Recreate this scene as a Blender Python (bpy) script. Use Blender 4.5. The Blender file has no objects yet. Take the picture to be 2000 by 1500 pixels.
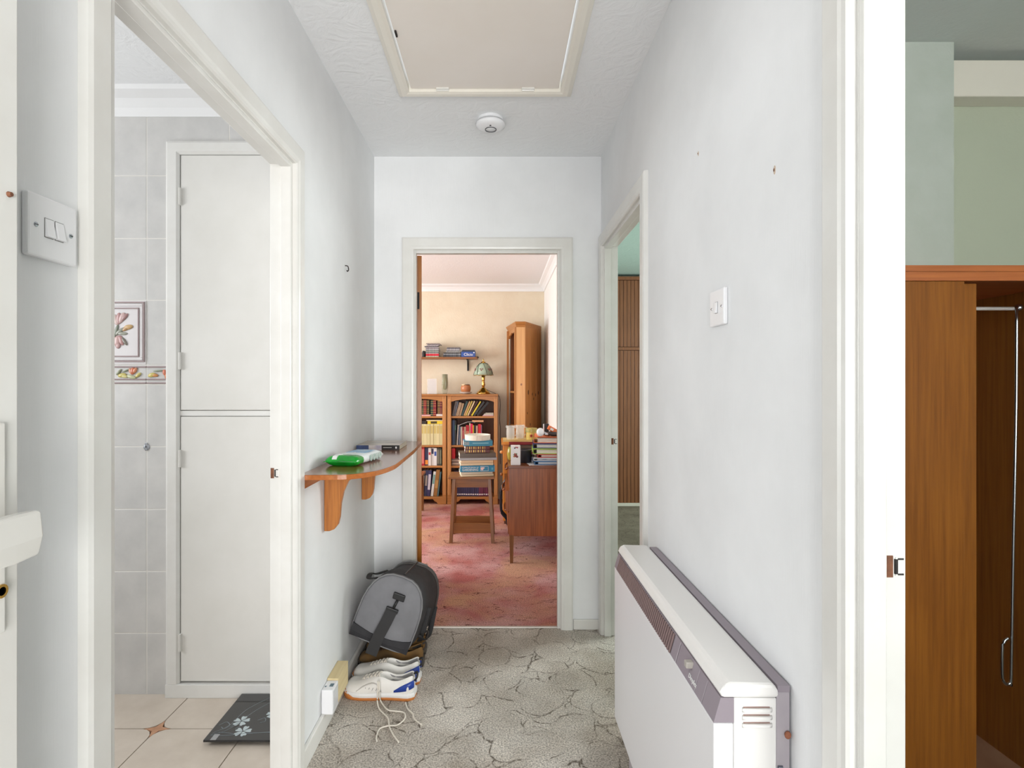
import bpy, bmesh, math, random
from mathutils import Vector, Matrix
random.seed(7)
PI = math.pi
S = bpy.context.scene
C = S.collection
# ------------------------------------------------------------------ camera
K = 1080.0                     # focal length in pixels of the 2000x1500 frame
EYE = 1.275
cam_d = bpy.data.cameras.new('camera'); cam = bpy.data.objects.new('camera', cam_d); C.objects.link(cam)
cam.location = (0, 0, EYE); cam.rotation_euler = (PI/2, 0, 0)
cam_d.sensor_width = 36; cam_d.lens = 36*K/2000; cam_d.shift_x = 0.0125; cam_d.clip_start = 0.02
S.camera = cam
# ------------------------------------------------------------------ world, light, exposure
S.view_settings.view_transform = 'Standard'; S.view_settings.look = 'None'
S.view_settings.gamma = 1; S.view_settings.use_curve_mapping = False
S.view_settings.exposure = 0.14
W = bpy.data.worlds.new('world'); S.world = W; W.use_nodes = True
W.node_tree.nodes['Background'].inputs[0].default_value = (0.86, 0.93, 1.0, 1)
W.node_tree.nodes['Background'].inputs[1].default_value = 1.0
def area(name, loc, rot, sx, sy, power, col=(1, 1, 1)):
    d = bpy.data.lights.new(name, 'AREA'); d.shape = 'RECTANGLE'; d.size = sx; d.size_y = sy; d.energy = power; d.color = col
    o = bpy.data.objects.new(name, d); C.objects.link(o); o.location = loc; o.rotation_euler = rot
    return o
area('daylight_entrance', (0.50, -1.9, 1.0), (PI/2+.42, 0, 0), 1.9, 1.9, 150, (1, 0.985, 0.965))
area('daylight_study_window', (-3.14, 4.4, 1.5), (0, -PI/2, 0), 1.2, 1.9, 88, (0.94, 0.975, 1))
area('daylight_bathroom_window', (-2.73, 1.25, 1.55), (0, -PI/2, 0), 0.9, 1.0, 23, (0.96, 0.98, 1))
area('daylight_bedroom_window', (1.02, -1.13, 1.5), (PI/2, 0, 0), 0.68, 1.1, 32, (0.97, 1, 0.97))
area('daylight_back_bedroom_window', (3.53, 4.2, 1.5), (0, PI/2, 0), 1.1, 1.4, 105, (0.95, 1, 0.98))
# ------------------------------------------------------------------ materials
def lin(c):
    return tuple(((v/255)/12.92 if v/255 <= .04045 else ((v/255+.055)/1.055)**2.4) for v in c) + (1,)
MC = {}
def M(name, c, c2=None, rough=.5, metal=0, scale=8, stretch=(1, 1, 1), bump=None, detail=4, lo=.35, hi=.65, coat=0, trans=0, alpha=1, emit=0, spec=.5, wave=None):
    """principled material; c2 = second colour mixed in by a stretched noise; bump=(scale,strength,stretch)"""
    if name in MC: return MC[name]
    m = bpy.data.materials.new(name); m.use_nodes = True; nt = m.node_tree; N = nt.nodes; L = nt.links
    p = N['Principled BSDF']; p.inputs['Base Color'].default_value = lin(c)
    p.inputs['Roughness'].default_value = rough; p.inputs['Metallic'].default_value = metal
    p.inputs['Coat Weight'].default_value = coat; p.inputs['Coat Roughness'].default_value = .15
    p.inputs['Transmission Weight'].default_value = trans; p.inputs['Specular IOR Level'].default_value = spec
    p.inputs['Alpha'].default_value = alpha
    if emit:
        p.inputs['Emission Color'].default_value = lin(c); p.inputs['Emission Strength'].default_value = emit
    tc = N.new('ShaderNodeTexCoord')
    if c2:
        mp = N.new('ShaderNodeMapping'); mp.inputs['Scale'].default_value = stretch; L.new(tc.outputs['Object'], mp.inputs[0])
        n = N.new('ShaderNodeTexNoise'); n.inputs['Scale'].default_value = scale; n.inputs['Detail'].default_value = detail
        n.inputs['Roughness'].default_value = .6
        L.new(mp.outputs[0], n.inputs[0])
        r = N.new('ShaderNodeValToRGB'); r.color_ramp.elements[0].position = lo; r.color_ramp.elements[1].position = hi
        r.color_ramp.elements[0].color = lin(c); r.color_ramp.elements[1].color = lin(c2)
        L.new(n.outputs[0], r.inputs[0]); L.new(r.outputs[0], p.inputs['Base Color'])
    if bump:
        mp = N.new('ShaderNodeMapping'); mp.inputs['Scale'].default_value = bump[2] if len(bump) > 2 else (1, 1, 1)
        L.new(tc.outputs['Object'], mp.inputs[0])
        n = N.new('ShaderNodeTexNoise'); n.inputs['Scale'].default_value = bump[0]; n.inputs['Detail'].default_value = 3
        if len(bump) > 3: n.inputs['Distortion'].default_value = bump[3]
        L.new(mp.outputs[0], n.inputs[0])
        b = N.new('ShaderNodeBump'); b.inputs['Strength'].default_value = bump[1]; b.inputs['Distance'].default_value = .004
        L.new(n.outputs[0], b.inputs['Height']); L.new(b.outputs[0], p.inputs['Normal'])
    MC[name] = m
    return m
def wood(name, c, c2, axis=2, scale=14, rough=.4, coat=0):
    st = [19, 19, 19]; st[axis] = .7
    return M(name, c, c2, rough=rough, scale=scale/4, stretch=st, detail=6, lo=.3, hi=.72, bump=(scale*2, .06, st), coat=coat)
def carpet(name, base, alt, line, cell, warm=None, wobble=.10, tuft=.6, line_w=.02, squiggle=False):
    m = bpy.data.materials.new(name); m.use_nodes = True; nt = m.node_tree; N = nt.nodes; L = nt.links
    p = N['Principled BSDF']; p.inputs['Roughness'].default_value = .95; p.inputs['Specular IOR Level'].default_value = .1
    tc = N.new('ShaderNodeTexCoord')
    def noise(s, d=4, src=None):
        n = N.new('ShaderNodeTexNoise'); n.inputs['Scale'].default_value = s; n.inputs['Detail'].default_value = d
        L.new(src or tc.outputs['Object'], n.inputs[0]); return n
    def ramp(src, a, b, ca, cb):
        r = N.new('ShaderNodeValToRGB'); e = r.color_ramp.elements
        e[0].position = a; e[1].position = b; e[0].color = ca; e[1].color = cb; L.new(src, r.inputs[0]); return r
    def mix(f, a, b, mode='MIX'):
        x = N.new('ShaderNodeMix'); x.data_type = 'RGBA'; x.blend_type = mode
        if isinstance(f, float): x.inputs[0].default_value = f
        else: L.new(f, x.inputs[0])
        L.new(a, x.inputs[6]); L.new(b, x.inputs[7]); return x.outputs[2]
    big = noise(3.2, 3); r1 = ramp(big.outputs[0], .36, .64, lin(base), lin(alt)); col = r1.outputs[0]
    if warm:
        w = noise(2.1, 4); w.inputs['Distortion'].default_value = .6
        rw = ramp(w.outputs[0], .48, .66, (0, 0, 0, 1), (1, 1, 1, 1)); rc = N.new('ShaderNodeRGB'); rc.outputs[0].default_value = lin(warm)
        col = mix(rw.outputs[0], col, rc.outputs[0])
    fine = noise(170, 3); rf = ramp(fine.outputs[0], .32, .68, (.50, .50, .50, 1), (1.36, 1.36, 1.36, 1))
    col = mix(1.0, col, rf.outputs[0], 'MULTIPLY')
    # curved pile lines: distorted cell edges, broken up by noise
    dn = noise(5.5, 2)
    vm = N.new('ShaderNodeVectorMath'); vm.operation = 'MULTIPLY_ADD'; L.new(dn.outputs[1], vm.inputs[0])
    vm.inputs[1].default_value = (wobble, wobble, 0); L.new(tc.outputs['Object'], vm.inputs[2])
    def math_(op, a, b):
        x = N.new('ShaderNodeMath'); x.operation = op
        for k, q in enumerate((a, b)):
            if isinstance(q, float): x.inputs[k].default_value = q
            elif q is not None: L.new(q, x.inputs[k])
        return x.outputs[0]
    if squiggle:
        mp = N.new('ShaderNodeMapping'); mp.inputs['Scale'].default_value = (1, 2.2, 1); mp.inputs['Rotation'].default_value = (0, 0, -.35)
        L.new(tc.outputs['Object'], mp.inputs[0]); sq_ = noise(cell, 3, mp.outputs[0]); sq_.inputs['Distortion'].default_value = .8
        dist = math_('ABSOLUTE', math_('SUBTRACT', sq_.outputs[0], .5), None)
        line_f = ramp(dist, line_w*.3, line_w*1.15, (1, 1, 1, 1), (0, 0, 0, 1)).outputs[0]
    else:
        # overlapping tufted fans: later layers of discs cover the outlines of earlier ones
        line_f = None
        for k in range(5):
            o_ = N.new('ShaderNodeVectorMath'); o_.operation = 'ADD'; o_.inputs[1].default_value = (3.7*k, 1.3*k*k+.07*k, 0); L.new(vm.outputs[0], o_.inputs[0])
            vk = N.new('ShaderNodeTexVoronoi'); vk.voronoi_dimensions = '2D'; vk.feature = 'F1'; vk.inputs['Scale'].default_value = cell*(1+.13*(k % 3)); vk.inputs['Randomness'].default_value = .9
            L.new(o_.outputs[0], vk.inputs[0])
            ins = ramp(vk.outputs[0], .405, .412, (1, 1, 1, 1), (0, 0, 0, 1)).outputs[0]
            e_ = ramp(math_('ABSOLUTE', math_('SUBTRACT', vk.outputs[0], .40), None), line_w*.3, line_w, (1, 1, 1, 1), (0, 0, 0, 1)).outputs[0]
            tone = ramp(vk.outputs[1], 0.0, 1.0, (.93, .93, .93, 1), (1.05, 1.05, 1.05, 1)).outputs[0]
            col = mix(ins, col, mix(1.0, r1.outputs[0] if False else col, tone, 'MULTIPLY'))
            if line_f is None: line_f = e_
            else:
                z_ = N.new('ShaderNodeRGB'); z_.outputs[0].default_value = (0, 0, 0, 1)
                line_f = mix(1.0, mix(ins, line_f, z_.outputs[0]), e_, 'LIGHTEN')
    br = noise(11, 3); rb = ramp(br.outputs[0], .40, .58, (0, 0, 0, 1), (1, 1, 1, 1))
    sr_ = ramp(noise(75, 2).outputs[0], .38, .52, (.15, .15, .15, 1), (1, 1, 1, 1))
    f = mix(1.0, mix(1.0, line_f, rb.outputs[0], 'MULTIPLY'), sr_.outputs[0], 'MULTIPLY')
    lc = N.new('ShaderNodeRGB'); lc.outputs[0].default_value = lin(line)
    col = mix(f, col, lc.outputs[0])
    L.new(col, p.inputs['Base Color'])
    b = N.new('ShaderNodeBump'); b.inputs['Strength'].default_value = tuft; b.inputs['Distance'].default_value = .006
    L.new(fine.outputs[0], b.inputs['Height']); L.new(b.outputs[0], p.inputs['Normal'])
    return m
m_wall = M('ribbed_white_wallpaper', (236, 237, 238), (229, 230, 231), rough=.75, scale=3, bump=(60, .10, (6, 6, .25)))
m_ceil = M('swirled_white_ceiling', (238, 239, 240), rough=.8, bump=(8, .9, (1, 1, 1), 4.0))
m_gloss = M('white_gloss_paint', (229, 228, 224), (222, 220, 215), rough=.28, scale=5, bump=(14, .05))
m_gloss2 = M('aged_white_gloss_paint', (226, 224, 219), (219, 217, 211), rough=.16, scale=3, bump=(30, .06))
m_white = M('white_plastic', (240, 240, 242), rough=.3)
m_cream_paint = M('cream_paint', (232, 226, 214), rough=.4)
m_carpet = carpet('grey_sculpted_carpet', (180, 170, 158), (212, 205, 196), (104, 95, 85), 4.2, wobble=.13, line_w=.022)
m_pink = carpet('pink_mottled_carpet', (182, 108, 103), (207, 160, 156), (104, 60, 57), 6, warm=(206, 158, 130), wobble=.28, line_w=.017, squiggle=True)
m_green_carpet = carpet('dark_green_carpet', (96, 90, 78), (120, 114, 100), (56, 52, 44), 6)
m_cream_wall = M('cream_embossed_wallpaper', (230, 217, 194), (225, 210, 186), rough=.8, scale=6, bump=(55, .45, (3, 3, 1)))
m_study_white = M('pale_study_wallpaper', (236, 234, 230), rough=.8, bump=(55, .35, (3, 3, 1)))
m_study_ceil = M('textured_study_ceiling', (242, 241, 241), rough=.85, bump=(70, .5))
m_cove = M('white_coving', (238, 238, 238), rough=.5)
m_tile = M('grey_marbled_tile', (214, 212, 209), (198, 197, 195), rough=.22, scale=7, detail=7, lo=.3, hi=.7, bump=(18, .05))
m_grout = M('pale_grout', (226, 223, 217), rough=.8)
m_ftile = M('beige_floor_tile', (214, 202, 188), (200, 187, 172), rough=.35, scale=9, detail=7, lo=.3, hi=.7)
m_inset = M('terracotta_inset', (196, 150, 118), (180, 132, 100), rough=.5, scale=30)
m_fgrout = M('brown_floor_grout', (112, 98, 84), rough=.8)
m_green_wall = M('pale_green_wall', (192, 198, 190), (184, 191, 181), rough=.8, scale=5, bump=(60, .25))
m_green_wall2 = M('sage_alcove_wall', (186, 192, 172), rough=.8, bump=(80, .15))
m_green_ceil = M('mint_textured_ceiling', (150, 174, 165), rough=.85, bump=(14, .6, (1, 1, 1), 2))
m_pale_ceil = M('pale_bedroom_ceiling', (205, 211, 208), rough=.85, bump=(60, .25))
m_sapele = wood('sapele_veneer', (142, 86, 26), (114, 63, 16), 2, 22, .38)
m_sapele_x = wood('sapele_edge', (178, 104, 54), (150, 82, 40), 0, 22, .45)
m_sapele_in = wood('sapele_interior_lifted', (146, 92, 34), (120, 70, 22), 2, 22, .5)  # same veneer, colour lightened to offset the weak light inside
m_panel = wood('brown_panelling', (122, 76, 42), (92, 54, 28), 2, 26, .5)
m_shelfwood = wood('polished_shelf_wood', (150, 92, 56), (122, 70, 42), 1, 18, .16, .4)
m_bracket = wood('shelf_bracket_wood', (190, 118, 44), (150, 84, 26), 2, 26, .3, .2)
m_shelfedge = wood('shelf_edge_wood', (186, 110, 48), (160, 88, 36), 1, 20, .25)
m_pine = wood('honey_pine', (188, 130, 70), (158, 100, 48), 2, 12, .4)
m_pine_x = wood('honey_pine_across', (184, 126, 68), (154, 98, 46), 0, 12, .4)
m_pine_lt = wood('light_pine', (220, 170, 112), (202, 146, 88), 2, 10, .4)
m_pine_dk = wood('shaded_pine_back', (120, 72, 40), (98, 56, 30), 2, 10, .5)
m_pine_or = wood('orange_pine', (222, 142, 50), (200, 118, 34), 2, 10, .4)
m_teak = wood('teak_veneer', (166, 94, 48), (112, 56, 26), 2, 16, .32)
m_teak_x = wood('teak_edge', (136, 76, 38), (104, 54, 26), 0, 18, .32)
m_stool = wood('stool_oak', (136, 88, 44), (106, 64, 30), 2, 16, .35)
m_stool_x = wood('stool_oak_across', (146, 96, 48), (114, 70, 34), 0, 16, .3)
m_doorwood = wood('varnished_door_wood', (168, 104, 32), (138, 78, 20), 2, 16, .3)
m_black = M('black_plastic', (28, 28, 30), rough=.45)
m_dark = M('dark_recess', (40, 34, 32), rough=.8)
m_brass = M('polished_brass', (214, 172, 88), rough=.18, metal=1)
m_chrome = M('satin_steel', (190, 194, 200), rough=.25, metal=1)
m_rust = M('rusty_wood', (132, 84, 58), (96, 62, 44), rough=.8, scale=60)
m_page = M('book_pages', (236, 230, 216), (220, 212, 194), rough=.8, scale=40, stretch=(1, 1, 30))
m_gold = M('gold_foil', (206, 168, 92), rough=.35, metal=.6)
m_print_w = M('white_print', (238, 238, 236), rough=.5)
def col(c, rough=.5): return M('cloth_%d_%d_%d' % tuple(c), c, rough=rough)
# ------------------------------------------------------------------ mesh helpers
class MB:
    def __init__(s): s.v = []; s.f = []
    def add(s, vs, fs):
        o = len(s.v); s.v += [tuple(p) for p in vs]; s.f += [tuple(i+o for i in f) for f in fs]; return s
    def box(s, x0, x1, y0, y1, z0, z1):
        x0, x1 = min(x0, x1), max(x0, x1); y0, y1 = min(y0, y1), max(y0, y1); z0, z1 = min(z0, z1), max(z0, z1)
        return s.add([(x0,y0,z0),(x1,y0,z0),(x1,y1,z0),(x0,y1,z0),(x0,y0,z1),(x1,y0,z1),(x1,y1,z1),(x0,y1,z1)],
                     [(0,3,2,1),(4,5,6,7),(0,1,5,4),(1,2,6,5),(2,3,7,6),(3,0,4,7)])
    def prism(s, poly, axis, a, b):
        """poly of 2-D points extruded along axis from a to b. axis 0: (y,z) 1: (x,z) 2: (x,y)"""
        def p3(p, t): return (t, p[0], p[1]) if axis == 0 else ((p[0], t, p[1]) if axis == 1 else (p[0], p[1], t))
        n = len(poly)
        return s.add([p3(p, a) for p in poly]+[p3(p, b) for p in poly],
                     [tuple(range(n-1, -1, -1)), tuple(range(n, 2*n))]+[(i, (i+1) % n, n+(i+1) % n, n+i) for i in range(n)])
    def loft(s, rings, closed=True, caps=True):
        n = len(rings[0]); vs = [p for r in rings for p in r]; fs = []
        for k in range(len(rings)-1):
            for i in range(n if closed else n-1):
                j = (i+1) % n; fs.append((k*n+i, k*n+j, (k+1)*n+j, (k+1)*n+i))
        if caps and closed: fs += [tuple(range(n-1, -1, -1)), tuple(range((len(rings)-1)*n, len(rings)*n))]
        return s.add(vs, fs)
    def tube(s, pts, r, n=8, flat=1.0, caps=True):
        pts = [Vector(p) for p in pts]; rings = []
        up = Vector((0, 0, 1))
        for i, p in enumerate(pts):
            t = (pts[min(i+1, len(pts)-1)]-pts[max(i-1, 0)])
            if t.length < 1e-9: t = Vector((0, 0, 1))
            t.normalize()
            a = t.cross(up if abs(t.dot(up)) < .95 else Vector((0, 1, 0))).normalized(); b = a.cross(t).normalized()
            rr = r[i] if isinstance(r, (list, tuple)) else r
            rings.append([p+a*math.cos(2*PI*k/n)*rr+b*math.sin(2*PI*k/n)*rr*flat for k in range(n)])
        return s.loft(rings, True, caps)
    def lathe(s, prof, c=(0, 0, 0), n=24, caps=True):
        return s.loft([[(c[0]+r*math.cos(2*PI*k/n), c[1]+r*math.sin(2*PI*k/n), c[2]+z) for k in range(n)] for r, z in prof], True, caps)
    def ellipsoid(s, c, rx, ry, rz, n=12, m=7):
        rings = []
        for j in range(m+1):
            a = -PI/2+PI*j/m; q = max(math.cos(a), .02)
            rings.append([(c[0]+rx*q*math.cos(2*PI*k/n), c[1]+ry*q*math.sin(2*PI*k/n), c[2]+rz*math.sin(a)) for k in range(n)])
        return s.loft(rings)
    def xf(s, mat):
        s.v = [tuple(mat @ Vector(p)) for p in s.v]; return s
def curve(pts, n=8):
    """Catmull-Rom through points"""
    P = [Vector(p) for p in pts]; P = [P[0]*2-P[1]]+P+[P[-1]*2-P[-2]]; out = []
    for i in range(1, len(P)-2):
        for k in range(n):
            t = k/n; a, b, c, d = P[i-1:i+3]
            out.append(.5*((2*b)+(c-a)*t+(2*a-5*b+4*c-d)*t*t+(3*b-a-3*c+d)*t**3))
    out.append(P[-2]); return out
def worldloc(o):
    p = Vector((0, 0, 0))
    while o is not None: p += o.location; o = o.parent
    return p
def mesh_obj(name, mb, mat):
    me = bpy.data.meshes.new(name); me.from_pydata(mb.v, [], mb.f); me.update()
    bm = bmesh.new(); bm.from_mesh(me); bmesh.ops.recalc_face_normals(bm, faces=bm.faces); bm.to_mesh(me); bm.free()
    me.materials.append(mat)
    o = bpy.data.objects.new(name, me); C.objects.link(o); return o
def finish(o, bevel=0, smooth=False, sub=0):
    if bevel:
        b = o.modifiers.new('bevel', 'BEVEL'); b.width = bevel; b.segments = 2; b.limit_method = 'ANGLE'; b.angle_limit = .6
    if sub:
        b = o.modifiers.new('sub', 'SUBSURF'); b.levels = sub; b.render_levels = sub
    if smooth or sub:
        for p in o.data.polygons: p.use_smooth = True
    return o
def part(name, mb, mat, parent, bevel=0, smooth=False, local=False, label=None, sub=0, kind=None):
    if not local:
        w = worldloc(parent); mb = MB().add([tuple(Vector(p)-w) for p in mb.v], mb.f)
    o = mesh_obj(name, mb, mat); o.parent = parent
    if label: o['label'] = label
    if kind: o['kind'] = kind
    return finish(o, bevel, smooth, sub)
def tag(o, label, cat, group=None):
    o['label'] = label; o['category'] = cat
    if group: o['group'] = group
    return o
def solo(name, mb, mat, label, cat, group=None, bevel=0, smooth=False, sub=0):
    xs = [p[0] for p in mb.v]; ys = [p[1] for p in mb.v]; zs = [p[2] for p in mb.v]
    c = Vector(((min(xs)+max(xs))/2, (min(ys)+max(ys))/2, min(zs)))
    o = mesh_obj(name, MB().add([tuple(Vector(p)-c) for p in mb.v], mb.f), mat); o.location = c
    return tag(finish(o, bevel, smooth, sub), label, cat, group)
def thing(name, label, cat, loc=(0, 0, 0), rotz=0, group=None):
    o = bpy.data.objects.new(name, None); C.objects.link(o); o.location = loc; o.rotation_euler = (0, 0, rotz); o.empty_display_size = .05
    return tag(o, label, cat, group)
def struct(name, mb, mat, bevel=0, smooth=False):
    o = mesh_obj(name, mb, mat); o['kind'] = 'structure'; return finish(o, bevel, smooth)
def struct_root(name, loc=(0, 0, 0)):
    o = bpy.data.objects.new(name, None); C.objects.link(o); o.location = loc; o['kind'] = 'structure'; o.empty_display_size = .05; return o
def textmb(body, size, mat4, depth=.0006, shear=0):
    cu = bpy.data.curves.new('lettering', 'FONT'); cu.body = body; cu.size = size; cu.extrude = depth; cu.align_x = 'CENTER'; cu.align_y = 'CENTER'; cu.shear = shear
    cu.resolution_u = 3
    t = bpy.data.objects.new('lettering', cu); C.objects.link(t)
    dg = bpy.context.evaluated_depsgraph_get(); me = bpy.data.meshes.new_from_object(t.evaluated_get(dg))
    mb = MB().add([mat4 @ v.co for v in me.vertices], [tuple(p.vertices) for p in me.polygons])
    bpy.data.objects.remove(t); bpy.data.curves.remove(cu); bpy.data.meshes.remove(me); return mb
FRONT = Matrix.Rotation(PI/2, 4, 'X')            # text that faces -Y
def at(x, y, z): return Matrix.Translation((x, y, z))
def px(u, v, Y): return ((u-975)/K*Y, Y, EYE-(v-750)/K*Y)
# ------------------------------------------------------------------ room shell
XL, XR, Y1, H = -.651, .531, 2.88, 2.459
XLo, XRo, Y1o = -.721, .601, 2.95
FW = -.10                                         # inner face of the entrance wall, behind the camera
struct('wall_left', MB().box(XLo, XL, FW, .903, 0, H).box(XLo, XL, .903, 1.758, 1.986, H).box(XLo, XL, 1.758, Y1, 0, H), m_wall)
struct('wall_right', MB().box(XR, XRo, FW, .035, 0, H).box(XR, XRo, .035, .837, 1.986, H).box(XR, XRo, .837, 2.02, 0, H)
       .box(XR, XRo, 2.02, 2.82, 1.99, H).box(XR, XRo, 2.82, Y1, 0, H), m_wall)
struct('wall_end', MB().box(XLo, -.457, Y1, Y1o, 0, H).box(-.457, .335, Y1, Y1o, 1.988, H).box(.335, XRo, Y1, Y1o, 0, H), m_wall)
struct('wall_entrance', MB().box(XLo, -.57, FW-.07, FW, 0, H).box(.28, XRo, FW-.07, FW, 0, H).box(-.57, .28, FW-.07, FW, 2.05, H), m_wall)
struct('floor', MB().box(XLo, XRo, FW-.07, 2.895, -.05, 0), m_carpet)
HX0, HX1, HY0, HY1 = -.385, .27, 1.60, 2.235     # loft hatch hole
struct('ceiling', MB().box(XLo, HX0, FW-.07, Y1o, H, H+.06).box(HX1, XRo, FW-.07, Y1o, H, H+.06)
       .box(HX0, HX1, FW-.07, HY0, H, H+.06).box(HX0, HX1, HY1, Y1o, H, H+.06), m_ceil)
# study
SX0, SX1, SY1, SH = -3.2, .4995, 6.13, 2.375
struct('floor_study', MB().box(SX0, SX1, 2.895, SY1, -.05, 0), m_pink)
struct('ceiling_study', MB().box(SX0, SX1, Y1o, SY1, SH, SH+.06), m_study_ceil)
struct('wall_study_back', MB().box(SX0-.07, .601, SY1, SY1+.07, 0, H), m_cream_wall)
struct('wall_study_right', MB().box(SX1, .601, Y1o, SY1, 0, H), m_study_white)
struct('wall_study_left', MB().box(SX0-.07, SX0, Y1o, 3.4, 0, H).box(SX0-.07, SX0, 5.4, SY1, 0, H).box(SX0-.07, SX0, 3.4, 5.4, 0, .85).box(SX0-.07, SX0, 3.4, 5.4, 2.15, H), m_cream_wall)
struct('wall_study_near', MB().box(SX0-.07, XLo, Y1, Y1o, 0, H), m_cream_wall)
cv = [(0, 0), (.008, 0), (.016, .026), (.034, .048), (.06, .062), (.066, .075), (0, .075)]
struct('trim_1', MB().prism([(SY1-a, SH-.075+b) for a, b in cv], 0, SX0, SX1), m_cove)
struct('trim_2', MB().prism([(SX1-a, SH-.075+b) for a, b in cv], 1, Y1o, SY1), m_cove)
# bathroom
BX0, BY0, BY1 = -2.8, .3, 2.278
struct('floor_bathroom', MB().box(BX0, XLo, BY0, BY1, -.05, -.008), m_fgrout)
struct('ceiling_bathroom', MB().box(BX0, XLo, BY0, BY1, H, H+.06), m_ceil)
wall_bath = struct('wall_bathroom_back', MB().box(BX0, XLo, BY1-.0070, BY1+.07, 0, H), m_grout)
struct('wall_bathroom_left', MB().box(BX0-.07, BX0, BY0, .7, 0, H).box(BX0-.07, BX0, 1.8, BY1, 0, H).box(BX0-.07, BX0, .7, 1.8, 0, 1.05).box(BX0-.07, BX0, .7, 1.8, 2.05, H), m_tile)
struct('wall_bathroom_near', MB().box(BX0, XLo, BY0-.07, BY0, 0, H), m_tile)
struct('trim_3', MB().prism([(BY1-a*1.5, H-.088+b*1.17) for a, b in cv], 0, BX0, XLo), m_cove)
# front bedroom (right, near) and back bedroom (right, far)
struct('floor_bedroom', MB().box(XRo, 3.6, -1.2, 2.05, -.05, 0), m_green_carpet)
struct('ceiling_bedroom', MB().box(XRo, 3.6, -1.2, 2.05, H, H+.06), m_pale_ceil)
struct('wall_bedroom_back', MB().box(XRo, 1.574, 1.914, 2.0, 0, H), m_green_wall)
struct('wall_bedroom_alcove', MB().box(1.574, 3.6, 2.046, 2.1, 0, H), m_green_wall2)
struct('wall_bedroom_right', MB().box(3.6, 3.67, -1.2, 6.0, 0, H).box(3.6, 3.61, -1.2, -1.19, 0, H), m_green_wall)
struct('wall_bedroom_near', MB().box(XRo, .66, -1.27, -1.2, 0, H).box(1.38, 3.6, -1.27, -1.2, 0, H).box(.66, 1.38, -1.27, -1.2, 0, .9).box(.66, 1.38, -1.27, -1.2, 2.1, H), m_green_wall)
struct('wall_bedroom_left', MB().box(XRo, XRo+.01, -1.2, FW-.07, 0, H), m_green_wall)
struct('trim_4', MB().box(1.59, 3.4, 1.97, 2.046, 2.30, 2.43), m_cream_paint, bevel=.004)
struct('floor_back_bedroom', MB().box(XRo, 3.6, 2.1, 5.9, -.05, 0), m_green_carpet)
struct('ceiling_back_bedroom', MB().box(XRo, 3.6, 2.1, 5.9, 2.43, 2.49), m_green_ceil)
struct('wall_back_bedroom_near', MB().box(XRo, 1.574, 2.0, 2.012, 0, H), m_green_wall)
struct('wall_back_bedroom_far', MB().box(XRo, 3.6, 5.9, 5.97, 0, H), m_green_wall)
# ------------------------------------------------------------------ door frames and trims
PROF = [(0, 0), (0, .010), (.004, .0145), (.012, .016), (.018, .0185), (.056, .0185), (.063, .015), (.065, 0)]
def architrave(parent, axis, const, sign, s0, s1, zt):
    mb = MB(); st = []
    for f in ((lambda d: (s0-d, 0)), (lambda d: (s0-d, zt+d)), (lambda d: (s1+d, zt+d)), (lambda d: (s1+d, 0))):
        ring = []
        for d, t in PROF:
            s_, z = f(d); n = const+sign*t
            ring.append((n, s_, z) if axis == 'x' else (s_, n, z))
        st.append(ring)
    mb.loft(st); return part('architrave', mb, m_gloss, parent)
def frame(name, axis, a, b, s0, s1, zt, hall, stop_from, stop_to):
    """lining across the wall thickness a..b, clear opening s0..s1 up to zt"""
    t = struct_root(name, ((a+b)/2, (s0+s1)/2, 0) if axis == 'x' else ((s0+s1)/2, (a+b)/2, 0))
    def bx(n0, n1, p0, p1, z0, z1): return MB().box(n0, n1, p0, p1, z0, z1) if axis == 'x' else MB().box(p0, p1, n0, n1, z0, z1)
    for p0, p1, z0, z1 in ((s0-.02, s0, 0, zt+.02), (s1, s1+.02, 0, zt+.02), (s0, s1, zt, zt+.02)):
        part('jamb', bx(a, b, p0, p1, z0, z1), m_gloss, t, bevel=.002)
    q0 = .004 if axis == 'y' else .012
    for p0, p1, z0, z1 in ((s0, s0+q0, 0, zt), (s1-.012, s1, 0, zt), (s0+q0, s1-.012, zt-.012, zt)):
        part('door_stop', bx(stop_from, stop_to, p0, p1, z0, z1), m_gloss, t, bevel=.002)
    architrave(t, axis, hall[0], hall[1], s0-.004, s1+.004, zt+.004)
    return t
fL = frame('door_1', 'x', XLo, XL, .923, 1.738, 1.966, (XL, 1), XL-.032, XL)
fR1 = frame('door_2', 'x', XR, XRo, .055, .817, 1.966, (XR, -1), XR, XR+.034)
fR2 = frame('door_3', 'x', XR, XRo, 2.04, 2.80, 1.97, (XR, -1), XR, XR+.034)
fE = frame('door_4', 'y', Y1, Y1o, -.437, .315, 1.968, (Y1, -1), Y1, Y1+.034)
# latch keeps in the jambs
def keep(parent, y, z, x0, x1, sgn):
    part('latch_recess', MB().box(x0, x0+(x1-x0)*.38, y-.0015, y+.001, z-.016, z+.016), m_rust, parent)
    xa, xb = x0+(x1-x0)*.5, x1
    k = part('strike_plate', MB().box(xa, xb, y-.002, y+.001, z-.014, z+.014), m_gloss, parent, bevel=.001)
    part('latch_hole', MB().box(xa-.001, xa+.003, y-.0026, y, z-.011, z+.011).box(xa+.003, xb-.003, y-.0026, y, z+.010, z+.0125).box(xa+.003, xb-.003, y-.0026, y, z-.0125, z-.010), m_dark, k)
keep(fR1, .817, EYE-(1106-750)/K*.817, .570, .599, 1)
keep(fL, 1.738, EYE-(924-750)/K*1.738, XLo+.003, XLo+.030, -1)
keep(fR2, 2.80, EYE-(862-750)/K*2.8, XR+.037, XRo-.004, 1)
def skirt(name, x0, x1, y0, y1, h=.07):
    o = struct(name, MB().box(x0, x1, y0, y1, 0, h), m_gloss, bevel=.004)
skirt('baseboard_left', XL, XL+.014, 1.81, Y1)
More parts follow.
